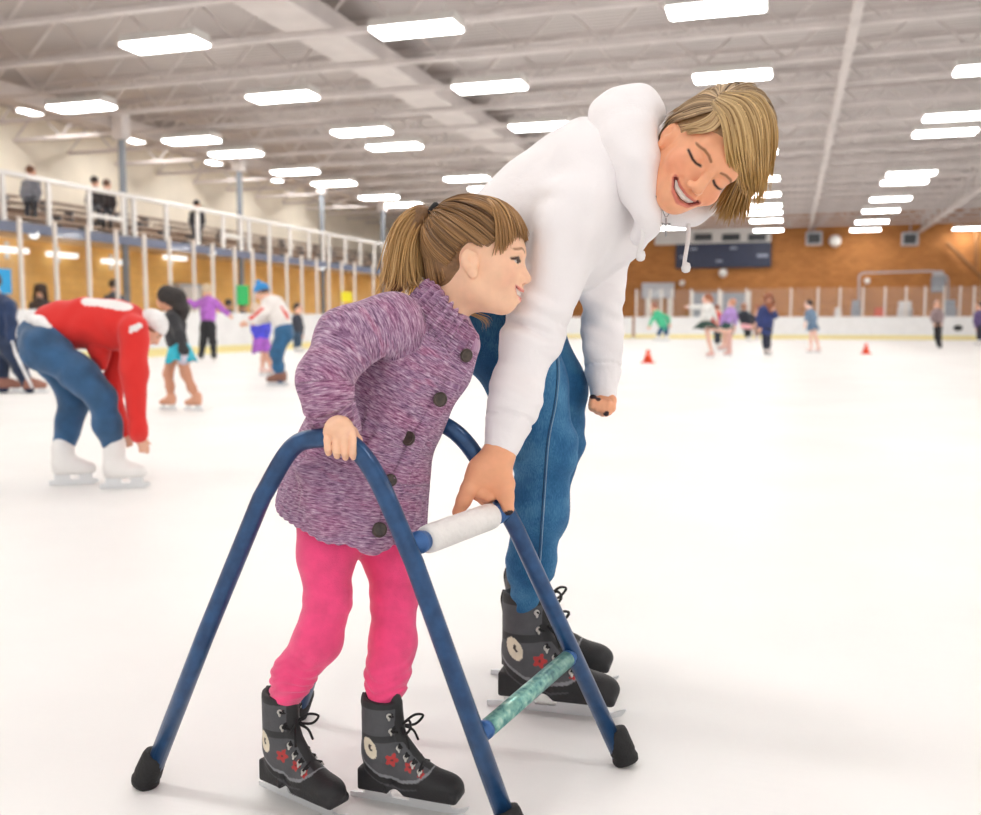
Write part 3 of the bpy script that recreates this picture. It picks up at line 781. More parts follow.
# bending man in the red sweatshirt
D = DZ(92, 487)
figure('person in a red sweatshirt and blue jeans bending to touch their skate', D, (150, 328, .02, 14.5), [(133, 321, 0, 14), (118, 325, 0, 23), (88, 323, 0, 23), (60, 325, 0, 21), (40, 335, 0, 18)],
  arms=[[(134, 330, -.10, 14), (134, 372, -.12, 11.5), (138, 430, -.10, 7), (140, 436, -.08, 6.5)], [(126, 335, .16, 12), (112, 382, .16, 8.5), (122, 428, .1, 6), (125, 434, .08, 5.5)]],
  legs=[[(42, 346, .08, 19), (68, 384, .10, 13.5), (75, 402, .10, 13), (68, 425, .08, 11), (63, 452, .05, 9)], [(44, 348, -.1, 20), (82, 376, -.12, 15.5), (101, 398, -.12, 12.5), (108, 425, -.1, 11.5), (114, 448, -.06, 9)]],
  top=(214, 36, 30), bottom=(44, 84, 122), hair=(120, 85, 60), hat=((238, 234, 232), False), face=(.62, -.75, .1), boot=(238, 236, 234), toe=[(1, 0, .25), (1, 0, .15)], h=.011,
  extra=[('shirt_hem', [(31, 319, -.06, 6), (40, 322, -.12, 6), (48, 328, -.14, 4.5)], (236, 232, 230), .02), ('sweatshirt_hem', [(94, 334, -.03, 13), (100, 352, -.02, 9), (103, 366, 0, 4.5)], (214, 36, 30), .04)],
  stripes=[((90, 303, -.07), (124, 306, -.07), 8), ((128, 330, -.2), (145, 323, -.16), 4.2)])
D = DZ(182, 411)
figure('person with long curly black hair, black top and turquoise skirt', D, (166, 299, 0, 9.5), [(175, 310, 0, 6), (174, 322, 0, 10), (176, 338, 0, 9), (179, 350, 0, 9)],
  arms=[[(172, 318, -.1, 5), (180, 335, -.13, 4.6), (184, 350, -.14, 3.6), (184, 352, -.14, 3.4)], [(172, 318, .1, 5), (164, 328, .12, 4), (160, 322, .1, 3.2), (159, 320, .1, 3)]],
  legs=[[(172, 358, .04, 7.5), (168, 374, .02, 5.6), (170, 386, .05, 4.9), (171, 399, .06, 4)], [(182, 358, -.04, 7.5), (186, 374, -.05, 5.8), (192, 388, -.02, 4.9), (197, 398, 0, 4)]],
  top=(44, 44, 48), bottom=None, skin=(198, 140, 112), hair=(32, 24, 22), hairs=[[(168, 294, 0, 9), (176, 298, 0, 9), (181, 310, 0, 7.5), (181, 320, 0, 5)]], boot=(206, 150, 122), skirt=((46, 178, 200), 344, 362, 9, 15, 179, 181, 0), face=(-1, -.1, .25), toe=[(-1, 0, .3), (-1, 0, .15)], glove=(205, 200, 214))
D = DZ(207, 361)
figure('person in a lilac top and black trousers with arms spread', D, (207, 290, 0, 5.4), [(208, 298, 0, 3.5), (208, 304, 0, 7.5), (208, 314, 0, 7), (208, 323, 0, 7)],
  arms=[[(202, 302, 0, 3.6), (195, 305, -.05, 2.8), (190, 302, -.1, 2.2), (189, 301, -.1, 2)], [(215, 302, 0, 3.6), (221, 308, 0, 2.8), (227, 313, 0, 2.2), (228, 314, 0, 2)]],
  legs=[[(205, 328, 0, 4.8), (203, 343, 0, 3.4), (201, 356, 0, 2.4)], [(211, 328, 0, 4.8), (213, 343, 0, 3.4), (214, 356, 0, 2.4)]], top=(176, 104, 196), bottom=(34, 34, 38), hair=(214, 180, 150), face=(-.2, 0, 1), boot=(60, 60, 62))
D = DZ(277, 386)
figure('person in a red and white jacket and blue knit hat leaning over a small person', D, (262, 292, 0, 7.2), [(268, 302, 0, 6), (273, 306, 0, 10.5), (280, 317, 0, 10), (284, 329, 0, 8.5)],
  arms=[[(270, 303, -.12, 5.2), (262, 313, -.2, 4.2), (251, 320, -.25, 3.2), (249, 321, -.25, 3)], [(274, 303, .12, 5), (266, 318, .1, 4), (258, 322, .0, 3), (257, 322, 0, 3)]],
  legs=[[(284, 334, -.05, 8.6), (276, 353, -.05, 6), (278, 366, 0, 4.8), (280, 379, .0, 4.2)], [(285, 334, .08, 8), (277, 353, .1, 5.8), (279, 366, .1, 4.6), (282, 376, .12, 4.0)]],
  top=(238, 232, 228), bottom=(40, 92, 132), hair=(90, 60, 45), hat=((46, 138, 204), True), face=(-.85, -.5, .1), boot=(132, 88, 74), toe=[(-1, 0, .1), (-1, 0, .1)],
  stripes=[((262, 308, -.26), (251, 318, -.3), 2.0), ((270, 312, -.26), (280, 329, -.2), 2.2), ((280, 302, -.15), (289, 318, -.1), 2.4)], stripe_col=(214, 62, 52))
D = DZ(264, 376)
figure('small person in a blue dress with purple fringe beneath the leaning jacket', D, (257, 310, 0, 6), [(260, 318, 0, 4), (261, 325, 0, 7), (261, 334, 0, 7.4), (261, 340, 0, 7)],
  arms=[[(255, 322, -.05, 3), (253, 330, -.06, 2.6), (254, 337, -.06, 2)], [(267, 322, .05, 3), (269, 330, .05, 2.6), (268, 337, .03, 2)]],
  legs=[[(264, 348, 0, 3.6), (263, 359, 0, 2.8), (262, 370, 0, 2.3)], [(268, 348, .06, 3.6), (269, 359, .06, 2.8), (271, 370, .06, 2.3)]], top=(72, 74, 206), bottom=None, skirt=((162, 92, 190), 338, 352, 7.5, 10, 261, 262, 0), hair=(222, 180, 160), face=(1, 0, -.2), boot=(232, 200, 190), sleeve=False)
D = DZ(296, 352)
figure('person in dark clothes half hidden behind the purple cardigan', D, (298, 308, 0, 4.6), [(297, 315, 0, 3), (297, 320, 0, 5), (297, 329, 0, 4.6), (297, 334, 0, 4.6)], arms=[[(294, 319, -.05, 2.3), (292, 327, -.05, 2), (292, 334, -.05, 1.6)], [(300, 319, .05, 2.3), (302, 327, .05, 2), (302, 334, .05, 1.6)]],
  legs=[[(296, 338, 0, 3), (296, 346, 0, 2.2), (296, 349, 0, 1.7)], [(299, 338, .05, 3), (299, 345, .05, 2.2), (299, 348, .05, 1.7)]], top=(50, 54, 66), bottom=(50, 74, 96), hair=(60, 48, 40), face=(1, 0, -.3))
D = DZ(18, 393)
figure('person in a navy tracksuit with white trouser stripe at the left edge', D, (-9, 282, 0, 9), [(-4, 297, 0, 6), (2, 308, 0, 13), (0, 325, 0, 13), (2, 340, 0, 12)],
  arms=[[(9, 305, -.1, 5.5), (12, 325, -.12, 4.6), (10, 344, -.1, 3.6), (10, 346, -.1, 3.4)], [(-10, 305, .1, 5.5), (-14, 325, .1, 4.6), (-14, 344, .1, 3.6)]],
  legs=[[(10, 348, -.05, 9.5), (20, 368, -.05, 6.8), (29, 388, -.02, 5)], [(0, 348, .06, 9.5), (1, 368, .06, 7), (3, 388, .06, 5.2)]], top=(32, 52, 88), bottom=(28, 44, 72), hair=(70, 50, 40), face=(-1, 0, .2), boot=(150, 100, 84), toe=[(1, 0, .3), (1, 0, .3)],
  extra=[('trouser_stripe', [(12, 342, -.135, 1.5), (16, 354, -.135, 1.6), (24, 371, -.115, 1.6), (32, 387, -.07, 1.6)], (232, 232, 236), .01)])
# onlookers behind the boards on the left
def stander(px, py, X, label, top, hair, hairs=(), rr=None, skin=SKIN_L, gz=0.0, sit=False):
    p = onx(px, py, X); D = depth_of(p); s = D / FOC; r = rr or .115 / s; k = 1 / s
    b = 1.28 if not sit else 1.0
    gy = lambda zz: HOR + (CAMH - zz) * k
    hip = p[2] - .80
    T = [(px, py + .19 * k, 0, .06 * k), (px, py + .32 * k, 0, .16 * k), (px, py + .55 * k, 0, .15 * k), (px, py + (.68 if sit else .80) * k, 0, (.13 if sit else .15) * k)]
    A = [[(px - .18 * k, py + .30 * k, 0, .06 * k), (px - .22 * k, py + .55 * k, -.05, .05 * k), (px - .17 * k, py + .78 * k, -.1, .04 * k)], [(px + .18 * k, py + .30 * k, 0, .06 * k), (px + .22 * k, py + .55 * k, -.05, .05 * k), (px + .17 * k, py + .78 * k, -.1, .04 * k)]]
    if sit:
        kz = py + .80 * k
        Lg = [[(px - .09 * k, py + .74 * k, 0, .08 * k), (px - .1 * k, kz + .01 * k, -.42, .065 * k), (px - .1 * k, kz + .38 * k, -.42, .05 * k)], [(px + .09 * k, py + .74 * k, 0, .08 * k), (px + .1 * k, kz + .01 * k, -.42, .065 * k), (px + .1 * k, kz + .38 * k, -.42, .05 * k)]]
    else:
        ft = py + (p[2] - gz - .12) * k
        Lg = [[(px - .09 * k, py + .88 * k, 0, .085 * k), (px - .1 * k, (py + .88 * k + ft) / 2, 0, .062 * k), (px - .1 * k, ft, 0, .045 * k)], [(px + .09 * k, py + .88 * k, 0, .085 * k), (px + .1 * k, (py + .88 * k + ft) / 2, 0, .062 * k), (px + .1 * k, ft, 0, .045 * k)]]
    o = figure(label, D, (px, py, 0, r), T, A, Lg, top=top, bottom=(52, 54, 62), hair=hair, hairs=hairs, face=(.5, -.05, 1), skate=False, boot=(50, 46, 44), skin=skin, h=.02, gz=gz)
    return o
stander(40.5, 290, -15.5, 'person with long dark hair standing behind the glass at left', (62, 58, 62), (44, 32, 30), hairs=[[(37.5, 287, .02, 3.2), (35, 299, .02, 2.4)], [(43.5, 287, .02, 3.2), (46, 299, .02, 2.4)]])
stander(114, 285, -15.5, 'person with short dark hair and dark scarf standing behind the glass', (72, 76, 84), (52, 40, 34))
stander(243.5, 305.5, -15.4, 'dark coated person low behind the boards beneath the green sheet', (40, 40, 44), (96, 66, 50))
stander(229, 303.5, -15.4, 'dark coated person low behind the boards left of the green sheet', (44, 42, 44), (40, 36, 36))
# seated onlookers up on the bleachers
for (px, py, lab, tp, hr_) in ((31, 171, 'person in grey sitting on the balcony at the left edge', (128, 130, 140), (120, 80, 60)), (95, 181, 'dark haired person sitting on the balcony, left one of the pair', (52, 46, 48), (48, 38, 36)), (107, 184, 'person in dark top sitting on the balcony, right one of the pair', (60, 54, 56), (98, 70, 58)), (197, 204, 'dark person sitting alone on the balcony beyond the first column', (44, 44, 50), (40, 36, 36))):
    stander(px, py, XBAL - 2.55, lab, tp, hr_, sit=True, gz=3.32)
# group at the far end
D = DZ(660, 341)
figure('small person in a green top by the far boards under the grey shutter', D, (654, 307, 0, 3.4), [(656, 312, 0, 2.6), (658, 316, 0, 5), (662, 323, 0, 4.4), (664, 327, 0, 4)], arms=[[(655, 315, -.1, 2), (652, 320, -.1, 1.8), (650, 325, -.1, 1.5)], [(661, 314, .1, 2), (668, 318, .1, 1.8), (669, 323, .1, 1.5)]],
  legs=[[(662, 328, 0, 2.6), (659, 333, 0, 2.1), (659, 338, 0, 1.7)], [(666, 328, 0, 2.6), (666, 333, 0, 2.1), (667, 337, 0, 1.7)]], top=(70, 186, 140), bottom=(34, 74, 112), hair=(150, 90, 70), face=(-1, -.3, .2))
D = DZ(712, 358)
figure('person in a white top and black skirt stretching one arm left', D, (707, 299, 0, 4.4), [(707, 305, 0, 3), (707, 309, 0, 5.6), (706, 317, 0, 5), (706, 323, 0, 4.8)], arms=[[(703, 307, 0, 2.4), (696, 307, -.1, 2), (689, 307, -.15, 1.6)], [(711, 307, 0, 2.4), (714, 314, .05, 2), (716, 320, .05, 1.6)]],
  legs=[[(707, 329, 0, 3.2), (709, 341, 0, 2.4), (712, 354, 0, 1.8)], [(712, 328, .1, 3.2), (722, 331, .5, 2.4), (730, 331, .9, 1.8)]], top=(232, 230, 226), bottom=None, skirt=((26, 60, 50), 321, 328, 5, 12, 706, 706, 0), hair=(150, 90, 60), hairs=[[(709, 297, .02, 3), (712, 301, .02, 2.2)]], face=(-1, 0, .2), feet=[None, None] if 0 else None, skin=(236, 190, 170), boot=(226, 180, 170))
D = DZ(726, 351)
figure('person in a lilac top and dark green skirt in the far group', D, (732, 303, 0, 3.8), [(731, 308, 0, 2.6), (730, 313, 0, 5), (728, 320, 0, 4.4), (726, 325, 0, 4.6)], arms=[[(727, 311, -.1, 2.2), (722, 318, -.1, 1.8), (721, 324, -.1, 1.5)], [(734, 311, .1, 2.2), (736, 318, .1, 1.8), (735, 324, .1, 1.5)]],
  legs=[[(725, 331, 0, 3), (724, 340, 0, 2.2), (723, 348, 0, 1.7)], [(728, 331, .1, 3), (727, 340, .1, 2.2), (727, 347, .1, 1.7)]], top=(176, 142, 206), bottom=None, skirt=((28, 66, 60), 323, 333, 5, 9, 726, 724, 0), hair=(196, 140, 112), face=(-.8, 0, .4), boot=(226, 186, 176), skin=(232, 186, 166))
D = DZ(717, 348)
figure('small person in red behind the lilac top in the far group', D, (717, 308, 0, 3.2), [(717, 312, 0, 2.2), (717, 316, 0, 3.8), (717, 322, 0, 3.6), (717, 328, 0, 3.4)], arms=[[(714, 315, 0, 1.7), (713, 321, 0, 1.4), (713, 326, 0, 1.2)], [(720, 315, 0, 1.7), (721, 321, 0, 1.4), (721, 326, 0, 1.2)]],
  legs=[[(716, 332, 0, 2.2), (716, 339, 0, 1.7), (716, 345, 0, 1.4)], [(719, 332, 0, 2.2), (719, 339, 0, 1.7), (719, 345, 0, 1.4)]], top=(214, 76, 66), bottom=(44, 50, 60), hair=(130, 80, 60), face=(.2, 0, 1))
D = DZ(748, 342)
figure('person in a black jacket carrying pink beside the navy coat', D, (744, 307, 0, 3.6), [(744, 312, 0, 2.6), (744, 316, 0, 6), (746, 322, 0, 5.2), (747, 326, 0, 4.6)], arms=[[(738, 315, -.1, 2.2), (735, 322, -.1, 1.8), (734, 328, -.1, 1.5)], [(750, 315, 0, 2.2), (755, 319, -.1, 1.8), (752, 324, -.2, 1.5)]],
  legs=[[(746, 328, 0, 2.9), (747, 334, 0, 2.3), (748, 339, 0, 1.8)], [(749, 328, .1, 2.9), (749, 334, .1, 2.3), (750, 339, .1, 1.8)]], top=(36, 40, 52), bottom=(30, 32, 38), hair=(150, 110, 90), face=(.3, 0, 1), extra=[('pink_bag', [(743, 326, -.3, 2.6), (749, 327, -.3, 2.4)], (236, 170, 178), .02)])
D = DZ(755, 340)
figure('person in pale brown between the black jacket and the navy coat', D, (757.5, 308, .5, 3.2), [(757.5, 312, .5, 2.2), (757.5, 317, .5, 4), (757.5, 323, .5, 3.6), (757.5, 327, .5, 3.4)], arms=[[(754, 316, .5, 1.7), (753, 322, .5, 1.4), (753, 327, .5, 1.2)], [(760, 316, .5, 1.7), (761, 322, .5, 1.4), (761, 327, .5, 1.2)]],
  legs=[[(756, 329, .5, 2.2), (756, 334, .5, 1.7), (756, 338, .5, 1.4)], [(758, 329, .5, 2.2), (758, 334, .5, 1.7), (758, 338, .5, 1.4)]], top=(206, 160, 140), bottom=(150, 120, 110), hair=(170, 110, 80), face=(.2, 0, 1))
D = DZ(767, 355)
figure('person in a navy coat with long auburn hair seen from behind', D, (768, 300, 0, 4.8), [(767, 307, 0, 3.4), (766, 312, 0, 7.2), (766, 322, 0, 6.8), (766, 330, 0, 6.6)], arms=[[(761, 310, 0, 2.8), (758, 319, 0, 2.3), (759, 327, -.1, 1.8)], [(772, 310, 0, 2.8), (776, 316, -.1, 2.3), (774, 311, -.25, 1.8)]],
  legs=[[(765, 333, 0, 3.4), (765, 343, 0, 2.6), (766, 352, 0, 2)], [(768, 333, .05, 3.4), (768, 343, .05, 2.6), (768, 352, .05, 2)]], top=(44, 58, 112), bottom=(30, 36, 56), hair=(140, 84, 56), hairs=[[(769, 297, -.03, 4.6), (770, 305, -.1, 4.2), (770, 311, -.14, 3)]], face=(.2, 0, -1), boot=(200, 190, 186))
D = DZ(814, 353)
figure('slim person with dark hair in a grey blue dress by herself', D, (808.5, 304, 0, 3.6), [(810, 309, 0, 2.4), (811, 314, 0, 4.2), (812, 321, 0, 3.6), (812.5, 325, 0, 3.8)], arms=[[(807, 312, -.05, 1.8), (806, 320, -.05, 1.5), (805, 325, -.08, 1.2)], [(814, 312, .05, 1.8), (816, 319, .05, 1.5), (815, 325, .03, 1.2)]],
  legs=[[(811, 330, 0, 2.5), (811, 341, 0, 1.9), (811, 350, 0, 1.4)], [(814, 330, .05, 2.5), (817, 341, .05, 1.9), (819, 349, .05, 1.4)]], top=(112, 136, 162), bottom=None, skirt=((104, 128, 154), 322, 330, 4, 6, 812, 813, 0), hair=(58, 42, 38), face=(-1, 0, .2), sleeve=False, skin=(240, 200, 184), boot=(236, 206, 196))
D = DZ(938, 349)
figure('person in a greyish top and black trousers near the right edge', D, (937, 304, 0, 3.7), [(937, 309, 0, 2.6), (937, 313, 0, 4.6), (937.5, 319, 0, 4.1), (938, 323, 0, 4)], arms=[[(933, 312, 0, 2), (932, 318, -.05, 1.7), (934, 323, -.1, 1.3)], [(941, 312, 0, 2), (942, 318, 0, 1.7), (941, 323, -.1, 1.3)]],
  legs=[[(937, 327, 0, 3), (937, 337, 0, 2.4), (939, 346, 0, 1.8)], [(939, 327, .06, 3), (939, 337, .06, 2.4), (940, 346, .06, 1.8)]], top=(150, 130, 132), bottom=(28, 28, 32), hair=(110, 80, 70), face=(-.3, 0, -1), boot=(40, 40, 42))
D = DZ(980, 345)
figure('person in a purple jacket cut by the right edge', D, (980, 306, 0, 3.8), [(980, 311, 0, 2.6), (980, 315, 0, 5), (980, 322, 0, 4.4), (980, 326, 0, 4.2)], arms=[[(976, 314, 0, 2), (975, 321, 0, 1.7), (976, 327, 0, 1.4)], [(984, 314, 0, 2), (985, 321, 0, 1.7), (984, 327, 0, 1.4)]],
  legs=[[(979, 329, 0, 2.7), (979, 336, 0, 2.1), (979, 342, 0, 1.6)], [(982, 329, 0, 2.7), (982, 336, 0, 2.1), (982, 342, 0, 1.6)]], top=(92, 74, 118), bottom=(44, 40, 50), hair=(70, 50, 44), face=(-1, 0, .2))
# ------------------------------------------------------------------ skating aid: two bent tube frames, foam bar, lower bar
def metal_blue():
    t = NT('walker_blue'); b = t.bsdf(Roughness=.32, Metallic=.35); b.inputs['Coat Weight'].default_value = .3
    tc = t.n('ShaderNodeTexCoord'); nz = t.n('ShaderNodeTexNoise', Scale=40.0, Detail=4.0); t.l(tc.outputs['Object'], nz.inputs['Vector'])
    r = t.ramp(nz.outputs[0], [(.35, (24, 62, 104)), (.65, (34, 78, 124))]); t.l(r.outputs[0], b.inputs['Base Color']); return t.m
WBLUE = metal_blue(); RUB = mat('rubber_black', (22, 22, 24), .7, noise=.2, nscale=60, bump=.2, bscale=200)
FOAM = mat('foam_white', (236, 233, 230), .75, noise=.02, nscale=20, bump=.3, bscale=120)
NR, NF = onz(147, 786), onz(517, 850)           # feet of the near frame
FF = onz(624, 764)                              # front foot of the far frame
wv = FF - NF
fd = unit(NF - NR); fn = np.cross(fd, (0, 0, 1.))
def onframe(px, py, off=np.zeros(3)):
    """Measured point in the upright plane of the near frame (moved by off for the far one)."""
    r = ray(px, py); o = NR + off; return CAM + r * (((o - CAM) @ fn) / (r @ fn))
TR = .0162
near_px = [(147, 780), (205, 636), (262, 497), (292, 448), (322, 438), (348, 442), (376, 476), (414, 562), (517, 846)]
nodes = [onframe(*p) for p in near_px]; nodes[0] = NR + unit(nodes[1] - NR) * .02; nodes[-1] = NF + unit(nodes[-2] - NF) * .02
walker = empty('skating_aid', ((NR + FF) / 2) * (1, 1, 0), label='blue tubular skating aid frame the small person holds on to', cat='skating aid')
path = np.concatenate([[nodes[0], nodes[1]], spline(nodes[2:8], 8), [nodes[8]]])
inw = -unit(wv * (1, 1, 0)) * .155
path2 = path + wv + np.outer(path[:, 2], inw)      # the far frame leans in towards the top
def frame_at(off, path=path): MB().tube(path + off, TR, 18).build('frame_tube', WBLUE, walker, smooth=True)
frame_at(0); frame_at(0, path2)
def rubber(p, up):
    z = unit(up); x = unit(np.cross(z, (0.3, 1, 0))); M = np.stack([x, np.cross(z, x), z], 1)
    MB().lathe([(.0, -.014), (.024, -.014), (.026, -.006), (.0235, .004), (.025, .008), (.0225, .045), (.0205, .052), (.012, .053)], p, 20, M=M).build('rubber_foot', RUB, walker, smooth=True)
for off in (np.zeros(3), wv):
    rubber(NR + off + (0, 0, .018), nodes[1] - nodes[0]); rubber(NF + off + (0, 0, .018), nodes[-2] - nodes[-1])
def onpath(px, py):
    q = [W(px, py, 1.0)]
    best = None
    for pt_ in (path, path2):
        for a, b in zip(pt_[:-1], pt_[1:]):
            for t in np.linspace(0, 1, 12):
                p = a + (b - a) * t; v = RC.T @ (p - CAM); x, y = 490.5 - FOC * v[0] / v[2], 407.5 + FOC * v[1] / v[2]
                d = math.hypot(x - px, y - py)
                if best is None or d < best[0]: best = (d, p)
    return best[1]
def along(z):            # point of the near front leg at height z
    a, b = nodes[7], nodes[8]; t = (a[2] - z) / (a[2] - b[2]); return a + (b - a) * t
top_a = onpath(412, 545); top_b = onpath(509, 509)
bd_ = unit(top_b - top_a); LW = np.linalg.norm(top_b - top_a)
SOCK = mat('socket_blue', (58, 104, 164), .35, metal=.2)
def socket(p, d_, L_, r_): MB().tube([p, p + d_ * L_ * .35, p + d_ * L_ * .36, p + d_ * L_ * .6, p + d_ * L_ * .61, p + d_ * L_], [r_, r_, r_ * 1.18, r_ * 1.18, r_, r_], 18).build('bar_socket', SOCK, walker, smooth=True)
socket(top_a + bd_ * .010, bd_, .044, .0165); socket(top_b - bd_ * .010, -bd_, .040, .0165)
MB().tube([top_a + bd_ * .046, top_a + bd_ * .05, top_a + bd_ * .06] + [top_a + bd_ * (.06 + (LW - .12) * t) for t in (.25, .5, .75)] + [top_b - bd_ * .06, top_b - bd_ * .05, top_b - bd_ * .046], [.019, .0235, .0245, .0245, .0245, .0245, .0245, .0235, .019], 20).build('foam_grip', FOAM, walker, smooth=True)
low_a = onpath(487, 738); low_b = onpath(580, 662); bl_ = unit(low_b - low_a)
def wrapped():
    t = NT('bar_wrap'); b = t.bsdf(Roughness=.3, Metallic=.4)
    tc = t.n('ShaderNodeTexCoord'); mp = t.n('ShaderNodeMapping'); mp.inputs['Scale'].default_value = (70, 70, 70); t.l(tc.outputs['Object'], mp.inputs[0])
    wv_ = t.n('ShaderNodeTexNoise', Scale=1.0, Detail=5.0); t.l(mp.outputs[0], wv_.inputs['Vector'])
    r = t.ramp(wv_.outputs[0], [(.3, (64, 116, 124)), (.45, (112, 164, 156)), (.6, (146, 192, 178)), (.75, (196, 216, 204))]); t.l(r.outputs[0], b.inputs['Base Color'])
    bp = t.n('ShaderNodeBump', Strength=.3, Distance=.003); t.l(wv_.outputs[0], bp.inputs['Height']); t.l(bp.outputs[0], b.inputs['Normal']); return t.m
socket(low_a + bl_ * .010, bl_, .034, .0135); socket(low_b - bl_ * .010, -bl_, .025, .0135)
MB().tube([low_a + bl_ * .034, low_b - bl_ * .025], .0158, 18).build('lower_bar', wrapped(), walker, smooth=True)
# ------------------------------------------------------------------ heads, hair, skates
def head(f, O, R, s, child=False, smile=True):
    """Adds a head to a body field. Local axes: x her right, y face forward, z up; eyes at z = 0."""
    L = lambda x, y, z: O + R @ (np.array([x, y, z]) * s)
    E = lambda c, r, k=.02, op='+': f.ell(L(*c), np.array(r) * s if not np.isscalar(r) else r * s, R, k * s, op)
    C = lambda a, b, ra, rb, k=.01, op='+': f.cone(L(*a), L(*b), ra * s, rb * s, k * s, op)
    ck = 1.0 if not child else .8
    E((0, -.012, .026), (.076 if child else .070, .097, .088)); E((0, .022, -.022), (.061 if child else .053, .066, .082))
    for e in (-1, 1):
        C((e * (.046 if child else .0365), .004, -.058), (e * .012, .066 if not child else .058, -.079 if not child else -.082), .019 if not child else .022, .016 if not child else .014, .03)
        E((e * .036, .056, -.031), (.024, .025, .022), .018) if not child else E((e * .039, .047, -.029), (.029, .028, .026), .02)
    E((0, .070 if not child else .062, -.081 if not child else -.083), (.018, .018, .015) if not child else (.017, .015, .013), .02)
    E((0, .058, -.055), (.033, .036, .031) if not child else (.028, .035, .030), .02)
    C((-.030, .072, .020), (.030, .072, .020), .0145, .0145, .02)
    if child: C((0, .082, -.004), (0, .099, -.030), .0075, .0100, .012); nt = .099
    else: C((0, .086, .005), (0, .112, -.030), .0080, .0105, .008); nt = .112
    for e in (-1, 1):
        E((e * .0105, nt - .010, -.0355), (.0075, .009, .0065), .006)
        E((e * .005, nt - .003, -.043), (.0028, .005, .0035), .003, '-')
        E((e * .031, .097, .000), (.017, .019, .0105), .010, '-')
        E((e * .031, .0705, -.001), (.0145, .0145, .0135), .004)
        # ear: rim, hollow, lobe
        E((e * (.0755 if child else .066), .000 if child else -.008, -.020), (.009, .015, .023), .008); E((e * (.082 if child else .0725), -.007 if child else -.015, -.014), (.007, .013, .019), .006)
        E((e * (.0885 if child else .079), .004 if child else -.004, -.014), (.008, .0085, .013), .004, '-'); E((e * (.077 if child else .0675), .006 if child else -.002, -.041), (.006, .009, .009), .006)
    # smiling mouth laid on the finished face surface
    def ys(x, z):
        yy = np.arange(.125, .03, -.0005); p = O + (np.stack([np.full_like(yy, x), yy, np.full_like(yy, z)], 1) * s) @ R.T
        i = np.argmax(f.ev(p) < 0); return float(yy[i])
    mz = -.002 if child else 0.0; mw = 1.0 if child else 1.18
    m = [(x * mw, ys(x * mw, z + mz) - .0015, z + mz) for x, z in ((-.0275, -.0490), (-.016, -.0580), (0, -.0620), (.016, -.0580), (.0275, -.0490))]
    up = [(x * mw, ys(x * mw, z + mz) - .001, z + mz) for x, z in ((-.0285, -.0478), (-.015, -.0522), (0, -.0535), (.015, -.0522), (.0285, -.0478))]
    lo = [(x * mw, ys(x * mw, z + mz) - .002, z + mz) for x, z in ((-.0275, -.0512), (-.016, -.0660), (0, -.0722), (.016, -.0660), (.0275, -.0512))]
    for a, b in zip(up[:-1], up[1:]): C(a, b, .0036, .0036, .004)
    for a, b in zip(lo[:-1], lo[1:]): C(a, b, .0044, .0044, .005)
    mr = (.0022, .0050, .0066, .0050, .0022) if not child else (.0036, .0062, .0070, .0062, .0036)
    for e in (-1, 1):
        if not child: f.chain([(L(e * x, ys(e * x, z) + .001, z), .0022 * s) for x, z in ((.0165, -.036), (.0255, -.0425), (.0330, -.0510))], .006 * s, '-')
    for i in range(4): C(m[i], m[i + 1], mr[i], mr[i + 1], .0015, '-')
    return dict(L=L, up=up, lo=lo, m=m)
def seg_d(q, pts):
    q = q * np.array([1, 0, 1.]); pts = [(p[0], 0, p[2]) for p in pts]
    d = np.full(len(q), 1e3)
    for a, b in zip(pts[:-1], pts[1:]):
        a, b = np.array(a), np.array(b); ba = b - a; t = np.clip((q - a) @ ba / (ba @ ba), 0, 1)
        d = np.minimum(d, np.linalg.norm(q - a - t[:, None] * ba, axis=1))
    return d
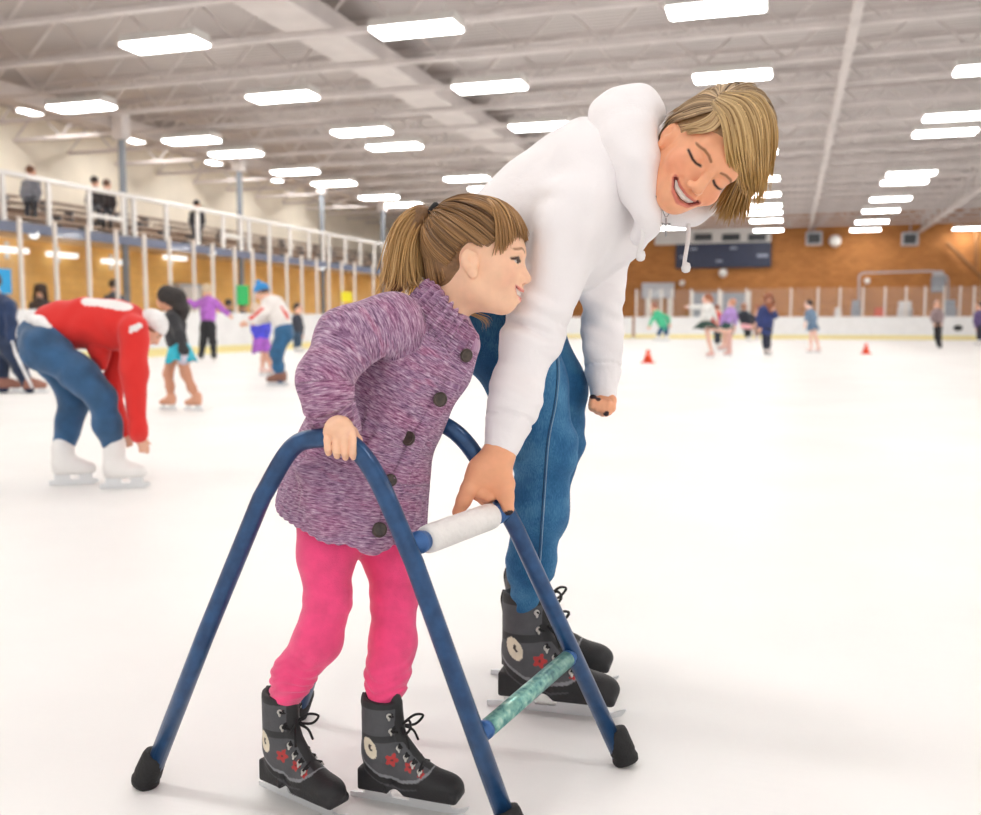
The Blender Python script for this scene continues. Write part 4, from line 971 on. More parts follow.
def face_col(v, O, R, s, base, H, lips, brow, blush, closed=True, iris=(60, 44, 36)):
    q = (v - O) @ R / s; nt_ = .112 if closed else .099; c = np.tile(lin(base), (len(v), 1))
    def mixc(w, col): return c * (1 - w[:, None]) + lin(col) * w[:, None]
    sm = lambda d, r0, r1: np.clip((r1 - d) / (r1 - r0), 0, 1)
    for e in (-1, 1):
        c = mixc((.5 if closed else .28) * np.exp(-(((q - (e * .042, .065, -.034)) / .022) ** 2).sum(1)), blush)
    c = mixc(sm(seg_d(q, H['up']), .0022, .0036) * (q[:, 1] > .06), lips); c = mixc(sm(seg_d(q, H['lo']), .0028, .0046) * (q[:, 1] > .06), lips)
    mt = seg_d(q, H['m']); c = mixc(sm(mt, .0046, .0056) * (q[:, 1] > .05) * (q[:, 1] < np.interp(np.abs(q[:, 0]), [p[0] for p in H['m'][2:]], [p[1] for p in H['m'][2:]]) + .0005) * (np.abs(q[:, 0]) < abs(H['m'][0][0]) + .0015), (120, 50, 46))
    for e in (-1, 1):
        bz = .0185 if not closed else .0125; br = [(e * .014, .093, bz), (e * .024, .092, bz + .0036), (e * .036, .092, bz + .0042), (e * .047, .078, bz)]
        c = mixc(.85 * sm(seg_d(q, br), .0014, .0032) * (q[:, 1] > .06), brow)
        if closed:
            ls = [(e * .018, .085, -.0055), (e * .026, .088, -.0082), (e * .036, .086, -.0080), (e * .047, .076, -.0050)]
            c = mixc(sm(seg_d(q, ls), .0014, .0032) * (q[:, 1] > .06), (44, 30, 26))
            cr = [(e * .020, .083, .0060), (e * .031, .084, .0090), (e * .043, .076, .0055)]
            c = mixc(.0 * sm(seg_d(q, cr), .0010, .0026) * (q[:, 1] > .06), (140, 84, 62))
        else:
            x = (q[:, 0] - e * .031) / .0135; z = (q[:, 2] + .002) / .0055
            w = ((x * x + z * z) < 1) & (q[:, 1] > .068); c[w] = lin((205, 190, 182))
            ir = (np.hypot(q[:, 0] - e * .033, q[:, 2] + .0015) < .0078) & w; c[ir] = lin(iris)
            ls = [(e * .017, .080, -.000), (e * .025, .086, .0045), (e * .036, .085, .0045), (e * .046, .074, .000)]
            c = mixc(sm(seg_d(q, ls), .0020, .0036) * (q[:, 1] > .06), (70, 46, 38))
        c = mixc(.75 * np.exp(-(((q - (e * .0055, nt_ - .006, -.0425)) / .0038) ** 2).sum(1)), (120, 60, 48))
    return c
def teeth(O, R, s, parent, H):
    mb = MB(); v = []; n = 9
    for i in range(n):
        xm = abs(H['m'][0][0]) * .93; x = -xm + 2 * xm * i / (n - 1); y = np.interp(abs(x), [p[0] for p in H['m'][2:]], [p[1] for p in H['m'][2:]]) - .0008 - 2 * abs(x) * .05; z = -.0582 + 9.0 * x * x * (.0275 / abs(H['m'][0][0])) ** 2 + (H['m'][2][2] + .0625)
        for zz in (z + .0050, z - .0070):
            for yy in (y, y - .004): v.append(O + R @ (np.array([x, yy, zz]) * s))
    f = [q for i in range(n - 1) for q in ((i * 4, i * 4 + 2, i * 4 + 6, i * 4 + 4), (i * 4 + 1, i * 4 + 5, i * 4 + 7, i * 4 + 3), (i * 4, i * 4 + 4, i * 4 + 5, i * 4 + 1), (i * 4 + 2, i * 4 + 3, i * 4 + 7, i * 4 + 6))]
    f += [(0, 1, 3, 2), (4 * n - 4, 4 * n - 2, 4 * n - 1, 4 * n - 3)]
    mb.add(v, f); return mb.build('teeth', mat('tooth_enamel', (244, 238, 228), .25), parent, smooth=True)
def hair_mat(name, stops):
    t = NT(name); b = t.bsdf(Roughness=.38); b.inputs['Specular IOR Level'].default_value = .4
    a = t.n('ShaderNodeAttribute', attribute_name='col'); t.l(a.outputs['Color'], b.inputs['Base Color']); return t.m
HAIRM = hair_mat('hair_strands', None)
def locks(guides, n, r, jit, c0, c1, seed=1, nseg=14, flat=.55, lift=0.0, tipc=None, wave=0.0, mb=None, short=.25):
    """n tapered locks blended between neighbouring guide curves (lists of 3-D points)."""
    g = [spline(q, 6) for q in guides]
    m = nseg
    G = np.array([[q[int(round(i * (len(q) - 1) / (m - 1)))] for i in range(m)] for q in g])
    rs = np.random.default_rng(seed); mb = mb or MB()
    a0, a1 = lin(c0), lin(c1); tc = lin(tipc) if tipc is not None else None
    for i in range(n):
        u = (i + rs.uniform(0, 1)) / n * (len(G) - 1); k = min(int(u), len(G) - 2); t = u - k
        p = G[k] * (1 - t) + G[k + 1] * t
        off = rs.normal(0, jit, 3); off2 = rs.normal(0, jit * 1.2, 3); ww = rs.uniform(0, 6.28)
        tt = np.linspace(0, 1, m)[:, None]
        p = p + off * (.35 + .65 * tt) + off2 * tt ** 2 + wave * np.sin(tt * 7 + ww) * rs.normal(0, 1, 3) * tt
        L = 1 - rs.uniform(0, short); e = np.linspace(0, (m - 1) * L, m); i0 = np.clip(e.astype(int), 0, m - 2); p = p[i0] * (1 - (e - i0))[:, None] + p[i0 + 1] * (e - i0)[:, None]
        rr = r * rs.uniform(.6, 1.25) * np.clip(np.minimum(.75 + tt[:, 0] * 3, 1.15 - tt[:, 0] ** 2.2), .12, 1)
        w = np.clip(rs.normal(.5, .28), 0, 1); c = a0 * (1 - w) + a1 * w
        cc = np.tile(c, (m, 1))
        if tc is not None: cc = cc * (1 - tt ** 1.3 * .75) + tc * (tt ** 1.3 * .75)
        mb.tube(p, rr, 5, flat=flat, cols=cc)
    return mb
LACEM = mat('lace_black', (26, 26, 28), .8); HOOK = mat('hook_silver', (198, 196, 190), .3, metal=.7)
BOOTV = mat_vcol('skate_boot', .55, bump=.25, bscale=260, var=.12, vscale=45)
def skate(parent, heel, toe_dir, L, side, opening=None, lean=(0, 0), bladec=STEEL, hB=.125, h=.0017):
    """A lace-up rental skate; heel = contact point under the heel, side = which lateral face (+1/-1) carries the badges."""
    d = np.array([toe_dir[0], toe_dir[1], 0.0]); d = unit(d); lat = np.cross((0, 0, 1.), d); R = np.stack([d, lat, (0, 0, 1.)], 1)
    G = lambda x, y, z: heel + R @ (np.array([x, y, z]) * L)
    ln = lambda z: np.array([lean[0], lean[1]]) * max(0, z - .45)
    f = Field(); sq = (lat, .84, G(.3, 0, .4))
    sh = lambda x, z: G(x + ln(z)[0], ln(z)[1], z)
    f.cone(sh(.215, .92), sh(.205, .55), .184 * L, .174 * L, .04 * L, sq=sq)
    f.cone(G(.195, 0, .42), G(.20, 0, .30), .165 * L, .15 * L, .08 * L, sq=sq)
    f.cone(G(.27, 0, .46), G(.60, 0, .30), .150 * L, .125 * L, .10 * L, sq=sq)
    f.ell(G(.58, 0, .25), np.array([.26, .135, .135]) * L, R, .08 * L); f.ell(G(.80, 0, .235), np.array([.185, .140, .118]) * L, R, .07 * L)
    f.box(G(.17, 0, hB + .10), np.array([.155, .108, .10]) * L, R, .02 * L, .03 * L)
    f.box(G(.62, 0, hB + .045), np.array([.34, .125, .042]) * L, R, .035 * L, .03 * L)
    f.ell(G(.385, 0, hB - .03), np.array([.085, .4, .095]) * L, R, .02 * L, '-')
    f.cut(G(0, 0, hB), (0, 0, -1), .01 * L); f.cut(sh(.2, .96) , R @ np.array([.12, 0, 1]), .02 * L)
    f.ell(sh(.215, .99), np.array([.135, .115, .10]) * L, R, .015 * L, '-')
    # tongue standing proud in the throat, padded collar seam
    f.chain([(sh(.35, .96), .05 * L), (G(.385, 0, .62), .06 * L), (G(.55, 0, .43), .06 * L)], k=.03 * L)
    bz = np.array([[-.2, .56], [0, .50], [.10, .40], [.25, .30], [.45, .27], [.60, .30], [.70, .37], [.80, .60]])
    def col(v):
        q = (v - heel) @ R / L; x, y, z = q.T; c = np.tile(lin((74, 75, 79)), (len(v), 1))
        zb = np.interp(x, bz[:, 0], bz[:, 1])
        c[(z > .60) & (z < .66)] = lin((40, 41, 44)); c[(z > .90)] = lin((30, 30, 33))
        thr = (np.abs(y) < .052 + .02 * (z > .6)) & (x > np.interp(z, [.3, .45, .6, .9], [.45, .36, .27, .25])); c[thr] = lin((30, 30, 32))
        c[np.abs(z - zb) < .016] = lin((128, 130, 134)); c[z < zb - .012] = lin((25, 25, 28))
        c[(z < zb - .06) & (np.abs(z - zb + .075) < .008) & (x > .02) & (x < .6)] = lin((62, 62, 66))
        s_ = y * side > .03
        for (fx, fz, fr) in ((.365, .455, .060), (.52, .405, .048), (.63, .36, .034)):
            a = np.arctan2(z - fz, x - fx); rr = np.hypot(x - fx, z - fz)
            c[s_ & (rr < fr * (.80 + .20 * np.cos(5 * a)))] = lin((176, 46, 46)); c[s_ & (rr < fr * .2)] = lin((90, 40, 42))
        u = ((x - .165) * .86 + (z - .545) * .5) / .060; w = (-(x - .165) * .5 + (z - .545) * .86) / .098; el = s_ & (u * u + w * w < 1)
        c[el] = lin((222, 212, 190)); c[s_ & ((u * 1.3 - .2) ** 2 + (w * 1.25) ** 2 < .16)] = lin((58, 50, 46)); c[s_ & ((u * 1.3 - .45) ** 2 + (w * 1.4 + .1) ** 2 < .04)] = lin((222, 212, 190))
        return c
    bo = fobj(f, h * 1.0, 'skate', BOOTV, parent, 1, col)
    tr = bvh(bo)
    # hooks and eyelets down both sides of the throat
    ey = {1: [], -1: []}; first = None
    for sd in (1, -1):
        for (x, z) in ((.335, .84), (.345, .70), (.405, .545), (.475, .475), (.545, .425), (.615, .375)):
            o = G(x, sd * .6, z + .02); tgt = G(x, 0, z); loc, nr, _, _ = tr.ray_cast(Vector(o.tolist()), Vector(unit(tgt - o).tolist()))
            if loc is None: continue
            loc = np.array(loc); nr = np.array(nr); ey[sd].append(loc + nr * .003)
            X = unit(np.cross(nr, (0, 0, 1.))); M = np.stack([X, np.cross(nr, X), nr], 1); r = .024 * L
            MB().lathe([(.001, 0), (r, 0), (r * 1.02, r * .3), (r * .75, r * .5), (r * .35, r * .42), (.001, r * .3)], loc, 12, M=M).ball(loc + nr * r * .5 + M[:, 1] * r * .9, (r * .5, r * .9, r * .35), 6, R=M).build('eyelet', HOOK, bo, smooth=True)
    mb = MB(); n = min(len(ey[1]), len(ey[-1]))
    mid = lambda a, b: (a + b) / 2 + (d * .55 + np.array([0, 0, .55])) * .045 * L
    lr = .0115 * L
    for i in range(n):
        a, b = ey[1][i], ey[-1][i]; mb.tube(spline([a, mid(a, b), b], 6), lr, 6)
        if i < n - 1:
            for (a, b) in ((ey[1][i], ey[-1][i + 1]), (ey[-1][i], ey[1][i + 1])): mb.tube(spline([a, mid(a, b), b], 6), lr, 6)
    k0 = mid(ey[1][1], ey[-1][1]) + d * .02 * L
    for sd in (1, -1):
        mb.tube(spline([k0, k0 + d * .10 * L + lat * sd * .06 * L + (0, 0, .08 * L), k0 + d * .15 * L + lat * sd * .14 * L + (0, 0, .05 * L), k0 + d * .08 * L + lat * sd * .12 * L + (0, 0, -.03 * L), k0], 7), lr, 6)
        mb.tube(spline([k0, k0 + d * .08 * L + lat * sd * .07 * L + (0, 0, -.06 * L), k0 + d * .12 * L + lat * sd * .1 * L + (0, 0, -.16 * L)], 7), lr, 6)
    mb.build('lace', LACEM, bo, smooth=True)
    MB().tube(spline([sh(.045, .97), sh(.03, .90), sh(.045, .80)], 4), lr * 1.6, 6).build('pull_tab', LACEM, bo, smooth=True)
    M = np.eye(4); M[:3, :3] = R * L; M[:3, 3] = heel
    out = [(-.10, .004), (-.06, 0), (.3, -.0), (.8, .0), (.93, .006), (1.0, .03), (1.035, .075), (1.03, .085), (.99, .07), (.93, .048), (.86, .05), (.84, hB + .02), (.50, hB + .02), (.47, .055), (.36, .052), (.30, .055), (.27, hB + .02), (.06, hB + .02), (.04, .055), (-.10, .045)]
    MB().prism(out, -.011, .011, 1, M=M).build('blade', bladec, bo)
    return bo
# ------------------------------------------------------------------ small person in the purple cardigan
SKIN = mat_vcol('skin_close', .48, sub=.15, var=.05, vscale=50, spec=.35)
DG = 1.75; sG = DG / FOC
girl = empty('person', onz(345, 800) * (1, 1, 0), label='small person in purple cardigan and pink leggings gripping the blue skating aid', cat='person')
def Q(l, s=None): return [(W(x, y, d), r * d / FOC) for (x, y, d, r) in l]
GO = W(479, 258.5, 1.75)
GF = unit(math.cos(math.radians(7)) * CR - math.sin(math.radians(7)) * CU + .15 * CB); GU = unit(CU - GF * (CU @ GF)); GX = np.cross(GF, GU); GRm = np.stack([GX, GF, GU], 1)
GS = .93
TOR = [(441, 322, 1.75, 25), (421, 345, 1.755, 42), (396, 385, 1.76, 55), (371, 432, 1.765, 58), (356, 482, 1.77, 65), (349, 530, 1.77, 69), (346, 560, 1.77, 70)]
ARM_R = [(392, 324, 1.68, 33), (349, 340, 1.635, 33), (325, 376, 1.60, 26), (328, 404, 1.60, 23.5), (339, 430, 1.622, 22)]
ARM_L = [(410, 340, 1.84, 33), (392, 380, 1.90, 26), (402, 408, 1.915, 22), (424, 424, 1.905, 18)]
LEG_R = [(322, 500, 1.735, 28), (326, 556, 1.71, 25.5), (328, 600, 1.69, 20.5), (318, 640, 1.675, 21.5), (302, 674, 1.665, 18.2), (296, 703, 1.66, 15)]
LEG_L = [(378, 500, 1.80, 29), (390, 556, 1.78, 24), (394, 600, 1.75, 20.2), (393, 642, 1.735, 21), (391, 674, 1.725, 19), (391, 702, 1.71, 15)]
for l, h0, t0 in ((LEG_R, (267, 788), (347, 824)), (LEG_L, (361, 797), (462, 815))):
    hh, tt = onz(*h0), onz(*t0); an = hh + unit(tt - hh) * .215 * .200 + (0, 0, .17)
    dd_ = depth_of(an); v_ = RC.T @ (an - CAM); ax_ = 490.5 - FOC * v_[0] / v_[2]
    l[-1] = (ax_ + 1.5, l[-1][1] + 2, dd_, l[-1][3]); l[-2] = (.6 * l[-2][0] + .4 * ax_, l[-2][1], .5 * (l[-2][2] + dd_), l[-2][3])
f = Field()
HG = head(f, GO, GRm, GS, child=True)
f.cone(HG['L'](0, -.030, -.05), W(438, 325, 1.75), .040, .040, .03)
f.chain(Q([(x, y, d, r * .7) for x, y, d, r in TOR[:-2]]), k=.03)
for a in (ARM_R, ARM_L): f.chain(Q([(x, y, d, r * .62) for x, y, d, r in a]), k=.02)
for l in (LEG_R, LEG_L): f.chain(Q([(x, y, d, r * .80) for x, y, d, r in l[1:]]), k=.02)
f.chain(Q([(352, 482, 1.77, 40), (326, 556, 1.71, 20)]), k=.03); f.chain(Q([(352, 482, 1.77, 40), (390, 556, 1.78, 19)]), k=.03)
# right hand closed over the tube
dt = depth_of(onframe(340, 440)); k_ = dt / FOC
f.chain(Q([(339, 430, dt - .012, 15), (341, 434, dt - .016, 10)]), k=.010)
f.ell(W(341, 433, dt - .010), (.027, .014, .012), np.stack([CR, CB, CU], 1), .01)
for i, x in enumerate((327, 335.5, 344, 352)):
    L_ = (7, 10, 11.5, 11)[i]
    f.chain(Q([(x + 1, 434, dt - .016, 3.9), (x + .5, 440, dt - .0270, 4.1), (x + .8, 442 + L_, dt - .0270, 3.7), (x + 1.6, 446 + L_, dt - .0190, 3.5)]), k=.001)
f.chain(Q([(352, 432, dt + .004, 6), (357, 440, dt + .026, 5), (353, 450, dt + .027, 4.4)]), k=.006)
# left hand on the far tube
pl = onpath(440, 418); dl_ = depth_of(pl)
f.chain(Q([(424, 423, dl_ - .01, 13), (431, 423, dl_ - .014, 10)]), k=.01)
for i, (x, y) in enumerate(((427, 419), (431, 419.5), (435, 420.5), (438.5, 422.5))):
    f.chain(Q([(x, y - 1, dl_ - .020, 4.2), (x + .4, y + 4, dl_ - .027, 4.2), (x + .2, y + 10, dl_ - .025, 3.8)]), k=.004)
SKG = (247, 200, 168)
fobj(f, .0021, 'body', SKIN, girl, 1, lambda v: face_col(v, GO, GRm, GS, SKG, HG, (228, 146, 136), (150, 104, 74), (236, 140, 116), closed=False))
teeth(GO, GRm, GS, girl, HG)
# knitted cardigan
def knit_mat():
    t = NT('heather_knit'); b = t.bsdf(Roughness=.9); b.inputs['Sheen Weight'].default_value = .25; b.inputs['Specular IOR Level'].default_value = .15
    a = t.n('ShaderNodeAttribute', attribute_name='flow')
    def nz(sc, scale, det=4.0):
        m = t.n('ShaderNodeMapping'); m.inputs['Scale'].default_value = sc; t.l(a.outputs['Vector'], m.inputs[0])
        n = t.n('ShaderNodeTexNoise', Scale=scale, Detail=det, Roughness=.6); t.l(m.outputs[0], n.inputs['Vector']); return n
    fine = nz((380, 64, 1), 1.0, 3.0)           # yarn flecks drawn out along the rows
    r1 = t.ramp(fine.outputs[0], [(.30, (118, 84, 110)), (.42, (164, 128, 154)), (.54, (194, 164, 184)), (.66, (220, 200, 214)), (.80, (240, 230, 236))])
    big = nz((26, 9, 1), 1.0, 3.0)
    r2 = t.ramp(big.outputs[0], [(.34, (150, 92, 126)), (.48, (140, 122, 142)), (.60, (124, 128, 150)), (.70, (160, 98, 124))])
    mx = t.n('ShaderNodeMix', data_type='RGBA', blend_type='SOFT_LIGHT'); mx.inputs[0].default_value = .8
    t.l(r1.outputs[0], mx.inputs[6]); t.l(r2.outputs[0], mx.inputs[7]); t.l(mx.outputs[2], b.inputs['Base Color'])
    sp = t.n('ShaderNodeSeparateXYZ'); t.l(a.outputs['Vector'], sp.inputs[0])
    def sine(o, k, ph=None):
        m = t.n('ShaderNodeMath', operation='MULTIPLY'); m.inputs[1].default_value = k; t.l(o, m.inputs[0])
        s_ = t.n('ShaderNodeMath', operation='SINE'); t.l(m.outputs[0], s_.inputs[0]); return s_.outputs[0]
    s1, s2 = sine(sp.outputs[0], 1300.0), sine(sp.outputs[1], 900.0)
    mu = t.n('ShaderNodeMath', operation='MULTIPLY_ADD'); t.l(s1, mu.inputs[0]); mu.inputs[1].default_value = .5; t.l(s2, mu.inputs[2]); mu.inputs[2].default_value = 0.0; t.t.links.remove(mu.inputs[2].links[0])
    ad = t.n('ShaderNodeMath', operation='MULTIPLY_ADD'); t.l(fine.outputs[0], ad.inputs[0]); ad.inputs[1].default_value = 3.0; t.l(mu.outputs[0], ad.inputs[2])
    bp = t.n('ShaderNodeBump', Strength=.7, Distance=.0014); t.l(ad.outputs[0], bp.inputs['Height']); t.l(bp.outputs[0], b.inputs['Normal']); return t.m
def bone_flow(chains):
    """Knit coordinates: metres along and around the nearest limb."""
    segs = []
    for ci, c in enumerate(chains):
        u = 0.0
        for (a, ra), (b, rb) in zip(c[:-1], c[1:]): segs.append((a, b, ra, rb, u, ci)); u += np.linalg.norm(b - a)
    def fl(v):
        best = np.full(len(v), 1e9); out = np.zeros((len(v), 3))
        for (a, b, ra, rb, u0, ci) in segs:
            ba = b - a; L = np.linalg.norm(ba); t = np.clip((v - a) @ ba / L ** 2, 0, 1); q = v - a - t[:, None] * ba; d = np.linalg.norm(q, axis=1) - (ra + (rb - ra) * t)
            w = ba / L; e1 = unit(np.cross(w, CB)); e2 = np.cross(w, e1); tt = (v - a) @ ba / L ** 2
            an = np.arctan2(q @ e1, -(q @ np.cross(w, e1)))
            m = d < best; best[m] = d[m]
            out[m] = np.stack([u0 + np.clip(tt, -.5, 1.5) * L, an * (ra + rb) / 2, np.full(len(v), ci * .37)], 1)[m]
        return out
    return fl
qT, qR, qL = Q(TOR), Q(ARM_R), Q(ARM_L)
hem_n = None
H0, H1 = W(280, 500, 1.77), W(414, 527, 1.77)
hem_nrm = unit(np.cross(H1 - H0, W(347, 543, 1.655) - H0)); hem_nrm = hem_nrm if hem_nrm @ CU < 0 else -hem_nrm
flow = bone_flow([qT, qR, qL])
f = Field(); f.chain(qT, k=.05, sq=(CB, .88, W(380, 430, 1.765)))
f.chain(qR, k=.018); f.chain(qL, k=.02)
# front overlap hanging forward over the thigh, collar, folds at the elbow and under the arm
f.chain(Q([(464, 345, 1.75, 15), (452, 368, 1.75, 16), (422, 405, 1.76, 14), (400, 450, 1.765, 16), (396, 500, 1.77, 20), (394, 540, 1.77, 20)]), k=.035)
f.cut(H0 + hem_nrm * 0, hem_nrm, .012)
FOLDS = [([(318, 362, 1.575, 4), (332, 366, 1.575, 4.5), (344, 362, 1.60, 4)], '+'), ([(308, 388, 1.575, 4), (324, 395, 1.572, 4.5), (340, 391, 1.59, 4)], '+'),
         ([(305, 470, 1.66, 8), (318, 500, 1.655, 9), (330, 528, 1.655, 9)], '+'), ([(340, 480, 1.66, 6), (362, 515, 1.66, 8), (372, 545, 1.66, 8)], '+'),
         ([(430, 360, 1.70, 5), (400, 405, 1.675, 6), (372, 450, 1.665, 6)], '+'), ([(372, 355, 1.655, 8), (356, 400, 1.66, 8)], '-')]
for pts, op in FOLDS: f.chain(Q(pts), k=.035, op=op)
axis_t = unit(qT[4][0] - qT[1][0]); arm_t = unit(qR[-1][0] - qR[-2][0]); colr = W(452, 330, 1.75)
def ribs(p):
    hd = (p - H0) @ hem_nrm                      # 0 at the hem, negative above
    e1 = unit(np.cross(axis_t, CB)); e2 = np.cross(axis_t, e1); q = p - qT[4][0]; an = np.arctan2(q @ e1, q @ e2)
    d = .0010 * np.sin(an * 44) * ((hd > -.075) & (hd < .01))
    q = p - qR[-1][0]; tt = q @ arm_t; e1 = unit(np.cross(arm_t, CB)); e2 = np.cross(arm_t, e1); an = np.arctan2(q @ e1, q @ e2)
    near = (np.linalg.norm(q, axis=1) < .07)
    d = d + .0022 * np.sin(an * 15) * (near & (tt > -.042)) + .004 * (near & (np.abs(tt + .046) < .004))
    return d + .0012 * np.sin(p[:, 2] * 60 + p[:, 0] * 40) * np.sin(p[:, 0] * 55 - p[:, 2] * 20)
f.func(ribs)
card = fobj(f, .0024, 'cardigan', knit_mat(), girl, 1, attr=flow)
# rolled rib collar round the neck and down to the first button
cen = W(449, 322, 1.75); cx = unit(1.0 * CR + .72 * -CU); cz = np.cross(cx, CB)
mb = Field()
ring = []
for i in range(29):
    a = 2 * math.pi * i / 28
    ring.append(W(447, 317, 1.75) + cx * .060 * math.cos(a) + CB * .056 * math.sin(a) + unit(.72 * CR + CU) * (-.004 - .016 * math.cos(a)))
nk = unit(.72 * CR + CU)
for a, b in zip(ring[:-1], ring[1:]):
    mb.cone(a + nk * .014, b + nk * .014, .0085, .0085, .01); mb.cone(a - nk * .006, b - nk * .006, .011, .011, .01); mb.cone(a - nk * .026, b - nk * .026, .012, .012, .012)
cc0 = np.mean(ring, 0)
mb.func(lambda p: .0042 * np.sin(26 * np.arctan2((p - cc0) @ CB, (p - cc0) @ cx)))
fobj(mb, .0022, 'collar', MATS.get('heather_knit') or card.data.materials[0], girl, 1, attr=lambda v: np.stack([(v - cc0) @ nk, .06 * np.arctan2((v - cc0) @ CB, (v - cc0) @ cx), np.zeros(len(v))], 1))
ct = bvh(card)
# button band and buttons
BUT = mat('button_brown', (62, 52, 46), .35, noise=.35, nscale=90)
bandpx = [(470, 352), (452, 384), (434, 412), (416, 443), (400, 478), (391, 505), (384, 540)]
bp3 = [];
for x, y in bandpx:
    hh = hit(ct, x, y)
    if hh is not None: bp3.append(hh)
if len(bp3) > 3:
    bf = Field()
    pts = [p + n * .001 for p, n in bp3]
    for (a, n1), (b, n2) in zip(bp3[:-1], bp3[1:]):
        w1 = unit(np.cross(b - a, n1))
        for o in (-.011, 0, .011): bf.cone(a + w1 * o, b + w1 * o, .0055, .0055, .008)
    bf.func(lambda p: .0010 * np.sin(p[:, 2] * 900))
    band = fobj(bf, .0022, 'button_band', card.data.materials[0], girl, 1, attr=flow); bt_ = bvh(band)
    for (x, y, r) in ((465, 355, .0125), (439, 399, .0135), (410, 439, .0130), (390, 480, .0115), (380, 530, .0135)):
        hh = hit(bt_, x, y) or hit(ct, x, y)
        if hh is None: continue
        p, n = hh; n = unit(n + .4 * CB); X = unit(np.cross(n, (0, 0, 1.))); M = np.stack([X, np.cross(n, X), n], 1)
        b_ = MB().lathe([(.001, 0), (r, 0), (r, .003), (r * .86, .0048), (r * .7, .0035), (.001, .0035)], p + n * .0035, 24, M=M)
        b_.build('button', BUT, card, smooth=False)
# leggings
PINK = mat('pink_knit', (246, 70, 130), .7, noise=.05, nscale=30, bump=.25, bscale=420, sheen=.3)
f = Field(); f.chain(Q([(350, 490, 1.76, 46), (350, 512, 1.755, 44)]), k=.04)
for l in (LEG_R, LEG_L): f.chain(Q(l), k=.03)
def wr(p):
    d = np.zeros(len(p))
    for l in (LEG_R, LEG_L):
        an = W(*l[-2][:3]); q = np.linalg.norm((p - an)[:, :2], axis=1); z = p[:, 2] - an[2]
        d += .0022 * np.sin(z * 330 + 3 * np.sin(q * 90 + p[:, 0] * 60)) * np.exp(-((z + .02) / .045) ** 2) * (q < .06)
        kn = W(*l[2][:3]); q = np.linalg.norm(p - kn, axis=1); d += .0016 * np.sin((p[:, 2] - kn[2]) * 220 + p[:, 0] * 50) * np.exp(-(q / .05) ** 2)
    return d
f.func(wr); fobj(f, .0028, 'leggings', PINK, girl, 1)
# skates
gl_ = .200
sk_dir = {}
for l, h0, t0 in ((LEG_R, (267, 788), (347, 824)), (LEG_L, (361, 797), (462, 815))):
    hh, tt = onz(*h0), onz(*t0); skate(girl, hh, tt - hh, gl_, -1)
# hair: swept back into a ponytail, straight fringe
def EL(dv, lift=0.0, O=GO, R=GRm, s=GS, c=(0, -.013, .026), r=(.079, .101, .0915)):
    dv = unit(dv); return O + R @ ((np.array(c) + np.array(r) * dv * (1 + lift)) * s)
def slerp(a, b, t):
    a, b = unit(a), unit(b); w = math.acos(np.clip(a @ b, -1, 1)); return (a * math.sin((1 - t) * w) + b * math.sin(t * w)) / math.sin(w)
CAPM = mat_vcol('hair_cap', .5, bump=.6, bscale=220, var=.3, vscale=90)
f = Field(); f.ell(GO + GRm @ (np.array([0, -.013, .026]) * GS), np.array([.079, .101, .0915]) * GS * .99, GRm)
f.ell(GO + GRm @ (np.array([0, .078, -.042]) * GS), np.array([.105, .088, .098]) * GS, GRm, .008, '-'); f.cut(GO + GRm @ (np.array([0, 0, -.052]) * GS), -GRm[:, 2] + .6 * GRm[:, 1], .01)
f.ops.insert(1, ('+', Field().ell(GO + GRm @ (np.array([0, -.055, -.035]) * GS), np.array([.052, .040, .052]) * GS, GRm).ops[0][1], .03))
for e in (-1, 1): f.ell(GO + GRm @ (np.array([e * .08, .005, -.02]) * GS), np.array([.03, .034, .04]) * GS, GRm, .006, '-')
cap = fobj(f, .0028, 'hair', CAPM, girl, 1, lin((128, 94, 62)))
TIE = np.array([0, -.86, .56]); tie = EL(TIE, .04)
gd = []
for e in (1, -1):
    st = [(e * .05, .45, .9), (e * .35, .55, .75), (e * .62, .50, .55), (e * .84, .48, .02), (e * .93, .28, -.14), (e * .97, .0, -.06), (e * .95, -.20, -.34), (e * .88, -.30, -.50), (e * .76, -.42, -.70), (e * .50, -.62, -.74), (e * .12, -.74, -.76)]
    g = []
    for q in st: g.append([EL(slerp(q, TIE, t), .035 + .03 * math.sin(math.pi * t)) for t in (0, .2, .4, .6, .8, .97)])
    for (x, y, z) in ((.056, -.052, -.052), (.046, -.070, -.070), (.028, -.086, -.076), (.004, -.094, -.078)):
        p0 = GO + GRm @ (np.array([e * x, y, z]) * GS); q = (e * x / .079, (y + .013) / .101, (z + .055) / .0915)
        g.append([p0] + [EL(slerp(q, TIE, t), .03 + .03 * math.sin(math.pi * t)) for t in (.3, .5, .65, .8, .97)])
    gd.append(g)
mbh = MB()
for i, g in enumerate(gd): locks(g, 260, .0032, .0022, (92, 64, 40), (176, 134, 88), seed=3 + i, mb=mbh, short=.06)
# fringe from the crown forward
fr = []
for x in np.linspace(-.92, .92, 11):
    a = (x * .25, .05, 1.0); u = max(0, abs(x) - .5) / .42
    b = (x * (.86 + .1 * u), .98 - .45 * abs(x) ** 2, .20 - .60 * u)
    fr.append([EL(slerp(a, b, t), .03 + .05 * math.sin(math.pi * min(t * 1.2, 1)) * .8) for t in (0, .25, .5, .75, .9, 1.0)])
locks(fr, 230, .0030, .0020, (116, 82, 48), (198, 154, 102), seed=8, mb=mbh, tipc=(150, 108, 64), short=.12)
